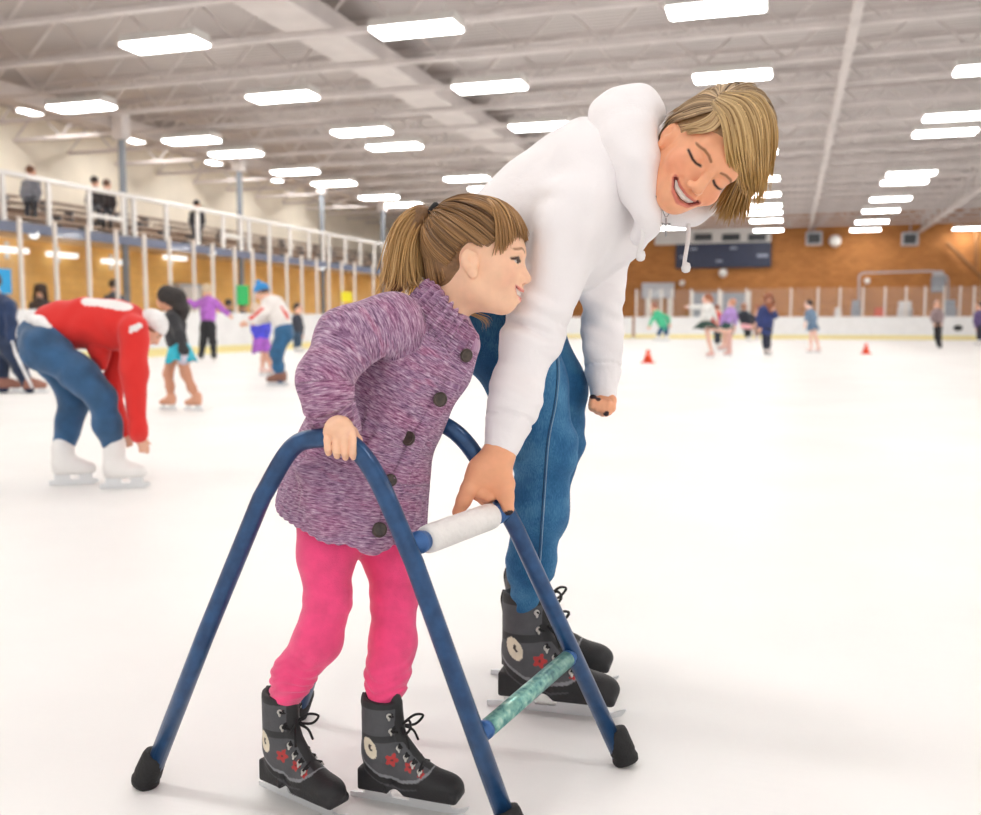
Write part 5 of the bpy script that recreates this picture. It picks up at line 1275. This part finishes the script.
# side wisps before the ear and at the nape
wn = [[W(462, 308, 1.79), W(480, 314, 1.79), W(490, 318, 1.80), W(494, 326, 1.80)], [W(462, 312, 1.79), W(478, 318, 1.80), W(484, 324, 1.81), W(482, 334, 1.81)]]
mbw = locks(wn, 16, .0011, .002, (190, 150, 104), (214, 176, 128), seed=21, short=.3)
st_ = mbh.build('hair_strands', HAIRM, None, smooth=True, vcol=True, fix=False); st_.parent = cap; st_.matrix_parent_inverse = cap.matrix_world.inverted()
wsp = mbw.build('neck_wisps', HAIRM, None, smooth=True, vcol=True, fix=False); wsp.parent = cap; wsp.matrix_parent_inverse = cap.matrix_world.inverted()
dT = depth_of(tie)
pt = []
for (pp, dd) in ([((424, 217), (411, 209), (394, 219), (381, 248), (372, 280), (362, 303)), -.012], [((424, 218), (408, 213), (391, 228), (382, 256), (377, 284), (370, 300)), -.034], [((424, 219), (408, 220), (396, 240), (391, 266), (388, 290), (382, 300)), -.040], [((424, 220), (411, 228), (404, 248), (402, 270), (405, 284), (412, 289)), -.032],
                 [((424, 221), (414, 232), (411, 252), (414, 272), (412, 283), (404, 290)), .0], [((424, 219), (410, 222), (399, 242), (394, 266), (390, 288), (386, 298)), .034], [((424, 217), (410, 210), (393, 222), (382, 252), (374, 282), (366, 300)), .02]):
    pt.append([tie + (W(x, y, dT) - W(424, 217, dT)) - CB * dd * (0 if i == 0 else min(1, i * .45)) for i, (x, y) in enumerate(pp)])
pm = MB(); locks(pt, 280, .0036, .0045, (98, 68, 40), (182, 138, 84), seed=31, mb=pm, tipc=(222, 180, 118), short=.3, wave=.002)
pony = pm.build('ponytail', HAIRM, None, smooth=True, vcol=True, fix=False); pony.parent = cap; pony.matrix_parent_inverse = cap.matrix_world.inverted()
f = Field().chain([(p[0] * .0 + np.mean([q[i] for q in pt], 0), r) for i, r in zip(range(6), (.012, .018, .022, .020, .014, .006)) for p in [pt[0]]], k=.02)
co_ = fobj(f, .004, 'ponytail_core', CAPM, None, 1, lin((120, 86, 52))); co_.parent = cap; co_.matrix_parent_inverse = cap.matrix_world.inverted()
tn = unit(W(411, 212, dT) - W(430, 224, dT)); X = unit(np.cross(tn, CB)); M = np.stack([X, np.cross(tn, X), tn], 1)
tr_ = [tie + tn * .006 + M @ np.array([.0165 * math.cos(a), .0165 * math.sin(a), 0]) for a in np.linspace(0, 2 * math.pi, 25)]
ht = MB().tube(tr_, .0062, 8, caps=False).build('hair_tie', LACEM, None, smooth=True); ht.parent = cap; ht.matrix_parent_inverse = cap.matrix_world.inverted()
# ------------------------------------------------------------------ tall person in the white hooded sweatshirt
db = depth_of(top_b); d0 = db - .038
woman = empty('person', onz(545, 705) * (1, 1, 0), label='tall blonde person in white hooded sweatshirt and jeans bending over the small person', cat='person')
uI = unit(.66 * CR + .75 * CU); eI = unit(.75 * CR - .66 * CU)
ya, pa = math.radians(21), math.radians(25)
f0 = math.cos(ya) * CB + math.sin(ya) * eI
WF = math.cos(pa) * f0 - math.sin(pa) * uI; WU = math.cos(pa) * uI + math.sin(pa) * f0; WX = np.cross(WF, WU); WR = np.stack([WX, WF, WU], 1)
WS, DW = 1.05, 1.80
WO = W(709.5, 171, DW - .08) - WR @ np.array([0, .083, 0]) * WS
LW_R = [(508, 320, 1.98, 40), (528, 385, 1.97, 35), (545, 448, 1.98, 28), (538, 510, 2.0, 25), (531, 563, 2.03, 20), (525, 603, 2.06, 14)]
LW_L = [(520, 320, 2.12, 40), (552, 390, 2.13, 31), (556, 440, 2.14, 24), (542, 515, 2.18, 22), (530, 560, 2.22, 17.5), (524, 596, 2.27, 14.5)]
TW = [(487, 305, 2.06, 50), (522, 248, 2.02, 58), (560, 212, 1.98, 60), (596, 178, 1.94, 54)]
AW_R = [(592, 178, 1.87, 45), (572, 215, 1.85, 39), (549, 285, 1.845, 27), (533, 335, 1.835, 24.5), (516, 388, (d0 + 1.85) / 2, 20.5), (502, 446, d0 + .012, 17.5)]
AW_L = [(616, 200, 2.00, 38), (609, 235, 2.05, 28), (602, 285, 2.08, 20), (602, 330, 2.08, 18), (603, 368, 2.08, 15.5), (603, 394, 2.07, 13.5)]
f = Field()
HW = head(f, WO, WR, WS)
f.cone(HW['L'](0, -.035, -.06), W(632, 168, 1.92), .052, .050, .03)
f.chain(Q([(x, y, d, r * .64) for x, y, d, r in TW]), k=.05)
for a in (AW_R, AW_L): f.chain(Q([(x, y, d, r * .66) for x, y, d, r in a]), k=.03)
for l in (LW_R, LW_L): f.chain(Q([(x, y, d, r * .84) for x, y, d, r in l]), k=.03)
# right hand: back of the hand towards us, index and thumb set down on the foam bar
f.chain(Q([(502, 446, d0 + .012, 13.5), (497, 458, d0 + .008, 14)]), k=.015)
f.chain(Q([(494, 458, d0 + .005, 13), (481, 470, d0, 11.5), (476, 478, d0, 10)]), k=.02); f.chain(Q([(500, 458, d0 + .008, 12.5), (494, 472, d0 + .008, 12.5), (490, 480, d0 + .01, 10)]), k=.02)
f.chain(Q([(495, 466, d0 + .006, 11), (498, 480, d0 + .004, 10), (500, 491, d0 + .004, 8)]), k=.01)
f.chain(Q([(476, 476, d0, 9.5), (469, 489, d0 - .006, 8.2), (464, 500, d0 - .004, 7.2), (458, 512, d0 + .004, 6.0)]), k=.008)          # index finger
f.chain(Q([(501, 468, d0, 10), (506, 484, d0 - .004, 8.4), (506, 497, d0, 7.6), (508, 509, d0 + .006, 6.4)]), k=.008)                    # thumb
f.chain(Q([(485, 478, d0 + .008, 8), (481, 492, d0 + .002, 6.6), (488, 496, d0 + .006, 6), (500, 492, d0 + .012, 5.4)]), k=.004)
for i, (xa, ya_, dd, e) in enumerate(((482, 482, .016, 0), (486, 481, .034, 1), (490, 480, .050, 2))):                                # curled fingers behind
    f.chain(Q([(xa, ya_, d0 + dd, 8 - .5 * i), (478 + 3 * i, 494, d0 + dd + .004, 6.6 - .4 * i), (484 + 3 * i, 499, d0 + dd + .012, 6 - .4 * i), (496 + i, 496, d0 + dd + .016, 5.2 - .4 * i)]), k=.004)
# left hand: loose fist, knuckles down
f.chain(Q([(603, 394, 2.07, 12.5), (603, 400, 2.07, 12.5)]), k=.01)
f.ell(W(602, 403, 2.07), (.024, .030, .022), np.stack([CR, CB, CU], 1), .012)
for i, (x, y) in enumerate(((593, 404), (598, 407), (603, 409), (608, 408))):
    f.chain(Q([(x + 2, y - 4, 2.075, 5), (x, y + 3, 2.05, 4.6), (x - .5, y + 1, 2.032, 4.2), (x, y - 6, 2.030, 3.7)]), k=.0025)
f.chain(Q([(612, 400, 2.05, 5), (611, 408, 2.035, 4.5), (606, 413, 2.028, 3.9)]), k=.004)
SKW = (238, 172, 134)
NAIL = Q([(509, 513, d0 + .001, 4.8), (498.5, 493.5, d0 + .028, 3.6), (593, 396.5, 2.026, 3.4), (598, 398, 2.026, 3.4), (606.5, 414, 2.020, 3.0)])
def wcol(v):
    c = face_col(v, WO, WR, WS, SKW, HW, (206, 118, 102), (128, 84, 52), (232, 132, 102), closed=True)
    for p, r in NAIL: c[np.linalg.norm(v - p, axis=1) < r] = lin((40, 26, 32))
    return c
fobj(f, .0021, 'body', SKIN, woman, 1, wcol)
teeth(WO, WR, WS, woman, HW)
# sweatshirt
def fleece():
    t = NT('white_fleece'); b = t.bsdf(Roughness=.9); b.inputs['Sheen Weight'].default_value = .3; b.inputs['Base Color'].default_value = rgba((246, 242, 243)); b.inputs['Specular IOR Level'].default_value = .2
    tc = t.n('ShaderNodeTexCoord'); n1 = t.n('ShaderNodeTexNoise', Scale=14.0, Detail=3.0); t.l(tc.outputs['Object'], n1.inputs['Vector'])
    n2 = t.n('ShaderNodeTexNoise', Scale=380.0, Detail=2.0); t.l(tc.outputs['Object'], n2.inputs['Vector'])
    b1 = t.n('ShaderNodeBump', Strength=.25, Distance=.02); t.l(n1.outputs[0], b1.inputs['Height'])
    b2 = t.n('ShaderNodeBump', Strength=.35, Distance=.0015); t.l(n2.outputs[0], b2.inputs['Height']); t.l(b1.outputs[0], b2.inputs['Normal']); t.l(b2.outputs[0], b.inputs['Normal']); return t.m
FLEECE = fleece()
f = Field()
f.chain(Q(TW), k=.07); f.chain(Q([(x, y + 2, d + .10, r * .9) for x, y, d, r in TW]), k=.07); f.chain(Q([(x, y, d - .07, r * .88) for x, y, d, r in TW[:-1]]), k=.07)
f.chain(Q([(596, 178, 1.93, 54), (624, 170, 1.91, 40)]), k=.05)
f.chain(Q([(590, 248, 1.97, 30), (616, 226, 1.95, 28), (638, 205, 1.92, 22)]), k=.06)
hipc = W(480, 318, 2.03); f.cut(hipc, unit(W(480, 318, 2.03) - W(512, 262, 2.03)), .02)
f.chain(Q(AW_R), k=.05); f.chain(Q(AW_L), k=.03)
for pts, op in (([(552, 172, 1.70, 6), (546, 200, 1.70, 9), (541, 235, 1.71, 9), (534, 262, 1.72, 6)], '-'), ([(556, 196, 1.71, 10), (552, 232, 1.705, 11), (546, 268, 1.71, 9)], '+'),
                ([(520, 322, 1.72, 5), (536, 330, 1.715, 6), (550, 326, 1.73, 5)], '-'), ([(512, 338, 1.73, 5), (528, 345, 1.72, 6), (548, 340, 1.735, 5)], '+'), ([(524, 304, 1.73, 5), (542, 312, 1.72, 6), (560, 306, 1.73, 5)], '+'),
                ([(505, 398, 1.75, 4), (518, 404, 1.752, 4), (530, 400, 1.76, 4)], '+'), ([(498, 418, 1.765, 4), (510, 425, 1.765, 4), (522, 420, 1.77, 4)], '+'), ([(580, 225, 1.71, 8), (592, 200, 1.72, 8), (602, 180, 1.735, 6)], '+'),
                ([(500, 215, 1.86, 6), (520, 196, 1.84, 7), (540, 172, 1.80, 5)], '+'), ([(510, 240, 1.86, 5), (528, 225, 1.84, 6), (538, 205, 1.80, 5)], '-'), ([(590, 300, 2.03, 4), (602, 306, 2.03, 4), (614, 300, 2.04, 4)], '+'), ([(592, 345, 2.045, 4), (602, 350, 2.045, 4), (612, 345, 2.05, 4)], '+')):
    f.chain(Q([(x, y, d + (.075 if y < 360 and x < 612 and d < 1.9 else .0), r) for x, y, d, r in pts]), k=.05, op=op)
waR, waL = unit(Q(AW_R)[-1][0] - Q(AW_R)[-2][0]), unit(Q(AW_L)[-1][0] - Q(AW_L)[-2][0])
def cuffs(p):
    d = np.zeros(len(p))
    for A, wa, L_ in ((AW_R, waR, .050), (AW_L, waL, .060)):
        q = p - W(*A[-1][:3]); tt = q @ wa; near = np.linalg.norm(q, axis=1) < .10
        d += .0035 * (near & (np.abs(tt + L_) < .0035))
        e1 = unit(np.cross(wa, CB)); an = np.arctan2(q @ e1, q @ np.cross(wa, e1)); d += .0006 * np.sin(an * 40) * (near & (tt > -L_))
    for (jx, jy, jd, jr, fq, am, sx) in ((535, 318, 1.80, .075, 150, .0030, 30), (512, 405, 1.78, .06, 190, .0020, 40), (602, 320, 2.06, .07, 150, .0022, 30), (590, 235, 1.84, .075, 105, .0028, 50), (540, 225, 1.88, .09, 85, .0024, 35), (566, 275, 1.88, .06, 120, .0024, 40)):
        q = p - W(jx, jy, jd); w_ = np.exp(-(np.linalg.norm(q, axis=1) / jr) ** 2)
        ax_ = unit(.25 * CR + CU) if jy > 300 else unit(CR * .8 - CU * .35)
        d += am * w_ * np.sin(q @ ax_ * fq + 1.6 * np.sin(q @ CR * sx) + 1.2 * np.sin(q @ CU * 26))
    return d + .0012 * np.sin(p[:, 2] * 45 + p[:, 0] * 30 + 2 * np.sin(p[:, 1] * 30)) * np.sin(p[:, 0] * 38 - p[:, 2] * 24)
f.func(cuffs)
swt = fobj(f, .0038, 'sweatshirt', FLEECE, woman, 2)
# hood lying open behind the head, and the collar edges coming round the throat
f = Field()
f.chain(Q([(604, 115, 1.88, 13), (616, 108, 1.87, 13), (640, 104, 1.85, 13), (653, 114, 1.84, 11)]), k=.05)
f.chain(Q([(610, 122, 1.84, 16), (624, 142, 1.81, 18), (637, 166, 1.79, 16), (638, 190, 1.79, 10), (644, 210, 1.79, 8)]), k=.05)
f.chain(Q([(640, 114, 1.82, 14), (638, 136, 1.81, 11), (637, 160, 1.80, 10), (638, 186, 1.79, 9), (645, 208, 1.785, 7)]), k=.04)
f.chain(Q([(626, 132, 1.96, 30), (648, 150, 1.96, 26), (660, 190, 1.92, 20), (676, 211, 1.90, 9), (694, 211, 1.90, 7.5), (710, 207, 1.90, 6)]), k=.05)
f.chain(Q([(650, 216, 1.80, 7), (648, 226, 1.82, 9), (640, 236, 1.84, 10)]), k=.03)
f.func(lambda p: .0015 * np.sin(p[:, 2] * 60 + p[:, 1] * 40) * np.sin(p[:, 0] * 50))
hood = fobj(f, .0034, 'hood', FLEECE, woman, 2)
CORD = mat('cord_white', (240, 237, 236), .8, bump=.3, bscale=300)
def cord(px, y0, y1, d, rr=.0042):
    a, b = W(px, y0, d), W(px, y1, d); b = np.array([a[0], a[1], b[2]])
    pts = [a + (b - a) * t + CR * .004 * math.sin(t * 4) for t in np.linspace(0, 1, 12)]
    MB().tube(pts + [b + (0, 0, -.004), b + (0, 0, -.010), b + (0, 0, -.018), b + (0, 0, -.021)], [rr] * 12 + [rr * 1.9, rr * 2.3, rr * 1.9, rr * .8], 12).build('drawstring', CORD, woman, smooth=True)
cord(641, 226, 250, 1.80); cord(687, 210, 262, 1.885)
# necklace with a small cross
SILV = mat('silver', (150, 150, 152), .3, metal=.8)
nk_ = W(666, 222, 1.80)
neckl = MB().tube(spline([W(656, 196, 1.76), W(661, 206, 1.775), W(666, 217, 1.80), W(672, 209, 1.85), W(680, 204, 1.88)], 8), .0009, 6).build('necklace', SILV, woman, smooth=True)
cr_ = Field(); cr_.box(nk_ + CU * -.010, (.0016, .0014, .0175), np.stack([CR, CB, CU], 1), .0006, .001); cr_.box(nk_ + CU * -.004, (.0085, .0014, .0016), np.stack([CR, CB, CU], 1), .0006, .001)
fobj(cr_, .0006, 'pendant', SILV, neckl, 0)
# jeans
def denim():
    t = NT('blue_denim'); b = t.bsdf(Roughness=.75); b.inputs['Specular IOR Level'].default_value = .25
    tc = t.n('ShaderNodeTexCoord'); n1 = t.n('ShaderNodeTexNoise', Scale=9.0, Detail=5.0); t.l(tc.outputs['Object'], n1.inputs['Vector'])
    mp = t.n('ShaderNodeMapping'); mp.inputs['Scale'].default_value = (900, 900, 90); t.l(tc.outputs['Object'], mp.inputs[0]); n2 = t.n('ShaderNodeTexNoise', Scale=1.0, Detail=3.0); t.l(mp.outputs[0], n2.inputs['Vector'])
    a = t.n('ShaderNodeMath', operation='MULTIPLY_ADD'); t.l(n2.outputs[0], a.inputs[0]); a.inputs[1].default_value = .5; t.l(n1.outputs[0], a.inputs[2])
    r = t.ramp(a.outputs[0], [(.45, (22, 66, 104)), (.70, (40, 96, 140)), (.95, (84, 140, 178))]); t.l(r.outputs[0], b.inputs['Base Color'])
    bp = t.n('ShaderNodeBump', Strength=.3, Distance=.002); t.l(n2.outputs[0], bp.inputs['Height']); t.l(bp.outputs[0], b.inputs['Normal']); return t.m
DEN = denim()
f = Field(); f.chain(Q([(482, 312, 1.99, 46), (494, 332, 1.99, 46)]), k=.06); f.chain(Q([(486, 312, 2.10, 44), (500, 332, 2.10, 44)]), k=.06)
for l in (LW_R, LW_L): f.chain(Q(l), k=.05)
def jwr(p):
    d = np.zeros(len(p))
    for l, zk in ((LW_R, 450), (LW_L, 440)):
        kn = W(l[2][0], zk, l[2][2]); q = np.linalg.norm(p - kn, axis=1)
        d += .0035 * np.sin((p[:, 2] - kn[2]) * 110 + 1.5 * np.sin((p @ CR) * 45)) * np.exp(-(q / .085) ** 2)
        an = W(*l[-1][:3]); q = np.linalg.norm(p - an, axis=1); d += .0022 * np.sin((p[:, 2] - an[2]) * 150 + 2 * np.sin((p @ CR) * 50)) * np.exp(-(q / .11) ** 2)
    return d
f.func(jwr)
jn = fobj(f, .0036, 'jeans', DEN, woman, 1)
jt = bvh(jn)
# side seam with its stitching
for off, r_, c_ in ((0, .0012, (30, 66, 100)), (4, .0008, (150, 176, 196))):
    pts = []
    for x, y, _ in spline([(556, 350, 0), (557, 375, 0), (554, 405, 0), (548, 435, 0), (545, 465, 0), (543, 495, 0), (541, 525, 0), (539, 555, 0), (537, 580, 0)], 9):
        hh = hit(jt, x + off * .5, y)
        if hh is not None: pts.append(hh[0] + hh[1] * .0005)
    if len(pts) > 3: MB().tube(pts, r_, 6).build('seam', mat('seam_%d' % off, c_, .8), jn, smooth=True)
# skates
wl = .272
for l, h0, t0 in ((LW_R, (499, 706), (618, 719)), (LW_L, (502, 675), (608, 684))):
    hh, tt = onz(*h0), onz(*t0); skate(woman, hh, tt - hh, wl, -1, hB=.125, h=.0022)
# hair: a parted fringe falling forward, sides swept behind the ear
hc_, hr_ = (0, -.024, .040), (.080, .108, .104)
def EW(dv, lift=0.0): return EL(dv, lift, WO, WR, WS, hc_, hr_)
HQ = WO + WR @ (np.array(hc_) * WS); HR3 = np.array(hr_) * WS
def hd(px, py, lift=0.0, back=0.0):
    """Measured hair position: on the head's surface where the sight line meets it, else level with its outline."""
    o, r = CAM, ray(px, py); R_ = HR3 * (1 + lift)
    q0 = (WR.T @ (o - HQ)) / R_; qd = (WR.T @ r) / R_
    A, B, C_ = qd @ qd, q0 @ qd, q0 @ q0 - 1; D_ = B * B - A * C_
    t = (-B - math.sqrt(D_)) / A if D_ > 0 else -B / A
    return CAM + r * (t + back)
f = Field(); f.ell(HQ, HR3 * .985, WR)
f.ell(WO + WR @ (np.array([0, .082, -.034]) * WS), np.array([.100, .088, .086]) * WS, WR, .008, '-'); f.cut(WO + WR @ (np.array([0, 0, -.055]) * WS), -WU, .01)
for e in (-1, 1): f.ell(WO + WR @ (np.array([e * .085, .006, -.028]) * WS), np.array([.03, .032, .038]) * WS, WR, .006, '-')
capw = fobj(f, .0032, 'hair', CAPM, woman, 1, lin((150, 116, 78)))
def child_of(o, p): o.parent = p; o.matrix_parent_inverse = p.matrix_world.inverted()
HA, HB, TIP = (112, 82, 50), (236, 204, 152), (204, 160, 86)
def gl(rows, lift=.06, back=None): return [[hd(x, y, lift, (back[i] if back else 0)) for i, (x, y) in enumerate(r)] for r in rows]
m1 = MB()
# fringe and far side: from the parting over the brow, hanging straight down
hang = [
 [(712, 104), (720, 116), (725, 130), (727, 146), (730, 160), (733, 172)],
 [(714, 102), (726, 115), (731, 134), (734, 152), (737, 170), (740, 184)],
 [(716, 100), (731, 111), (738, 132), (741, 156), (744, 178), (747, 196)],
 [(718, 98), (737, 107), (746, 128), (749, 154), (751, 180), (752, 204)],
 [(720, 96), (743, 103), (754, 124), (757, 152), (758, 182), (756, 212)],
 [(722, 94), (749, 99), (762, 118), (765, 148), (764, 180), (757, 219)],
 [(726, 92), (755, 94), (769, 110), (773, 138), (770, 166), (765, 190)],
 [(726, 94), (754, 99), (771, 113), (777, 130), (775, 146), (770, 160)],
]
locks(gl(hang, .07), 330, .0034, .0028, HA, HB, seed=41, mb=m1, tipc=TIP, short=.16, nseg=16)
# crown: swept from the parting over the back of the head
crown = [
 [(721, 108), (705, 112), (692, 116), (682, 119), (674, 122), (668, 128)],
 [(721, 105), (701, 106), (688, 110), (679, 114), (672, 119), (666, 126)],
 [(721, 102), (702, 100), (690, 104), (682, 109), (674, 115), (667, 124)],
 [(721, 100), (706, 95), (697, 98), (690, 103), (682, 109), (673, 117)],
 [(721, 98), (713, 90), (706, 92), (700, 96), (694, 100), (688, 105)],
 [(720, 98), (720, 88), (718, 86), (714, 87), (710, 90), (704, 94)],
 [(720, 98), (728, 87), (733, 84), (737, 84), (738, 86), (736, 88)],
 [(720, 98), (736, 89), (746, 86), (753, 87), (757, 90), (758, 94)],
 [(720, 99), (742, 92), (755, 92), (763, 96), (768, 102), (770, 108)],
 [(720, 100), (746, 97), (760, 100), (769, 107), (774, 116), (775, 126)],
 [(720, 101), (748, 102), (763, 108), (772, 118), (775, 128), (774, 138)],
]
locks(gl(crown, .05), 360, .0032, .0024, (92, 68, 46), (220, 190, 150), seed=43, mb=m1, short=.08, nseg=14)
# strands over the temple to the ear
side = [[(719, 108), (717, 118), (711, 126), (702, 130), (694, 131), (687, 131)], [(721, 110), (722, 118), (716, 127), (706, 132), (697, 133), (688, 133)], [(717, 107), (708, 116), (698, 121), (690, 124), (684, 126), (680, 127)], [(718, 108), (712, 119), (704, 125), (696, 128), (690, 129), (684, 130)]]
locks(gl(side[2:] + side[:2], .05), 110, .0026, .0018, (150, 116, 76), (224, 194, 148), seed=47, mb=m1, short=.1)
st2 = m1.build('hair_strands', HAIRM, None, smooth=True, vcol=True, fix=False); child_of(st2, capw)
# hair hanging on the far side of the face
m2 = MB(); dfar = depth_of(HQ) + .055
far = [[W(x, y, dfar + dz) for (x, y) in r] for r, dz in (([(742, 150), (738, 170), (731, 184), (725, 194), (719, 204), (715, 211)], -.02), ([(746, 150), (742, 172), (736, 188), (730, 202), (724, 214), (719, 224)], 0), ([(750, 150), (748, 172), (743, 190), (738, 204), (735, 214), (733, 223)], .015), ([(756, 150), (755, 172), (751, 190), (748, 204), (746, 214), (744, 223)], .03))]
locks(far, 170, .0036, .004, (78, 56, 36), (150, 112, 64), seed=51, mb=m2, tipc=(196, 150, 80), short=.2)
o2 = m2.build('side_hair', HAIRM, None, smooth=True, vcol=True, fix=False); child_of(o2, capw)
# hair behind the near ear, running down inside the hood
m3 = MB(); dn = depth_of(WO + WR @ np.array([.07, -.03, -.02])) 
nb = [[W(x, y, dn + .02 + dz) for (x, y) in r] for r, dz in (([(674, 118), (664, 130), (657, 148), (653, 168), (651, 186), (650, 204)], -.01), ([(678, 116), (668, 128), (661, 146), (657, 168), (655, 188), (654, 208)], .01), ([(680, 118), (674, 130), (666, 150), (663, 172), (661, 192), (659, 210)], .03))]
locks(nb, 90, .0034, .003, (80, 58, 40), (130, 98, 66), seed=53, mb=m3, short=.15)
o3 = m3.build('neck_hair', HAIRM, None, smooth=True, vcol=True, fix=False); child_of(o3, capw)
# ------------------------------------------------------------------ even ambient fill added in place of the unmodelled rest of the hall, camera
w = bpy.data.worlds.new('hall'); scene.world = w; w.use_nodes = True
w.node_tree.nodes['Background'].inputs[0].default_value = (1.0, .975, .955, 1); w.node_tree.nodes['Background'].inputs[1].default_value = 1.25
cd = bpy.data.cameras.new('camera'); co = bpy.data.objects.new('camera', cd); COL.objects.link(co); scene.camera = co
cd.sensor_width = 36.0; cd.lens = 36.0 * FOC / 981.0; cd.clip_start = .05; cd.clip_end = 300
co.location = CAM.tolist(); co.rotation_euler = (math.pi / 2 - PITCH, 0, YAW)
cd.dof.use_dof = True; cd.dof.focus_distance = 1.78; cd.dof.aperture_fstop = 3.6
scene.view_settings.view_transform = 'Standard'; scene.view_settings.look = 'None'; scene.view_settings.exposure = -0.1; scene.view_settings.gamma = 1.0
scene.view_settings.use_curve_mapping = False
scene.cycles.use_denoising = True; scene.cycles.max_bounces = 6; scene.cycles.diffuse_bounces = 4; scene.cycles.transparent_max_bounces = 96
scene.cycles.caustics_reflective = False; scene.cycles.caustics_refractive = False; scene.cycles.sample_clamp_indirect = 6.0
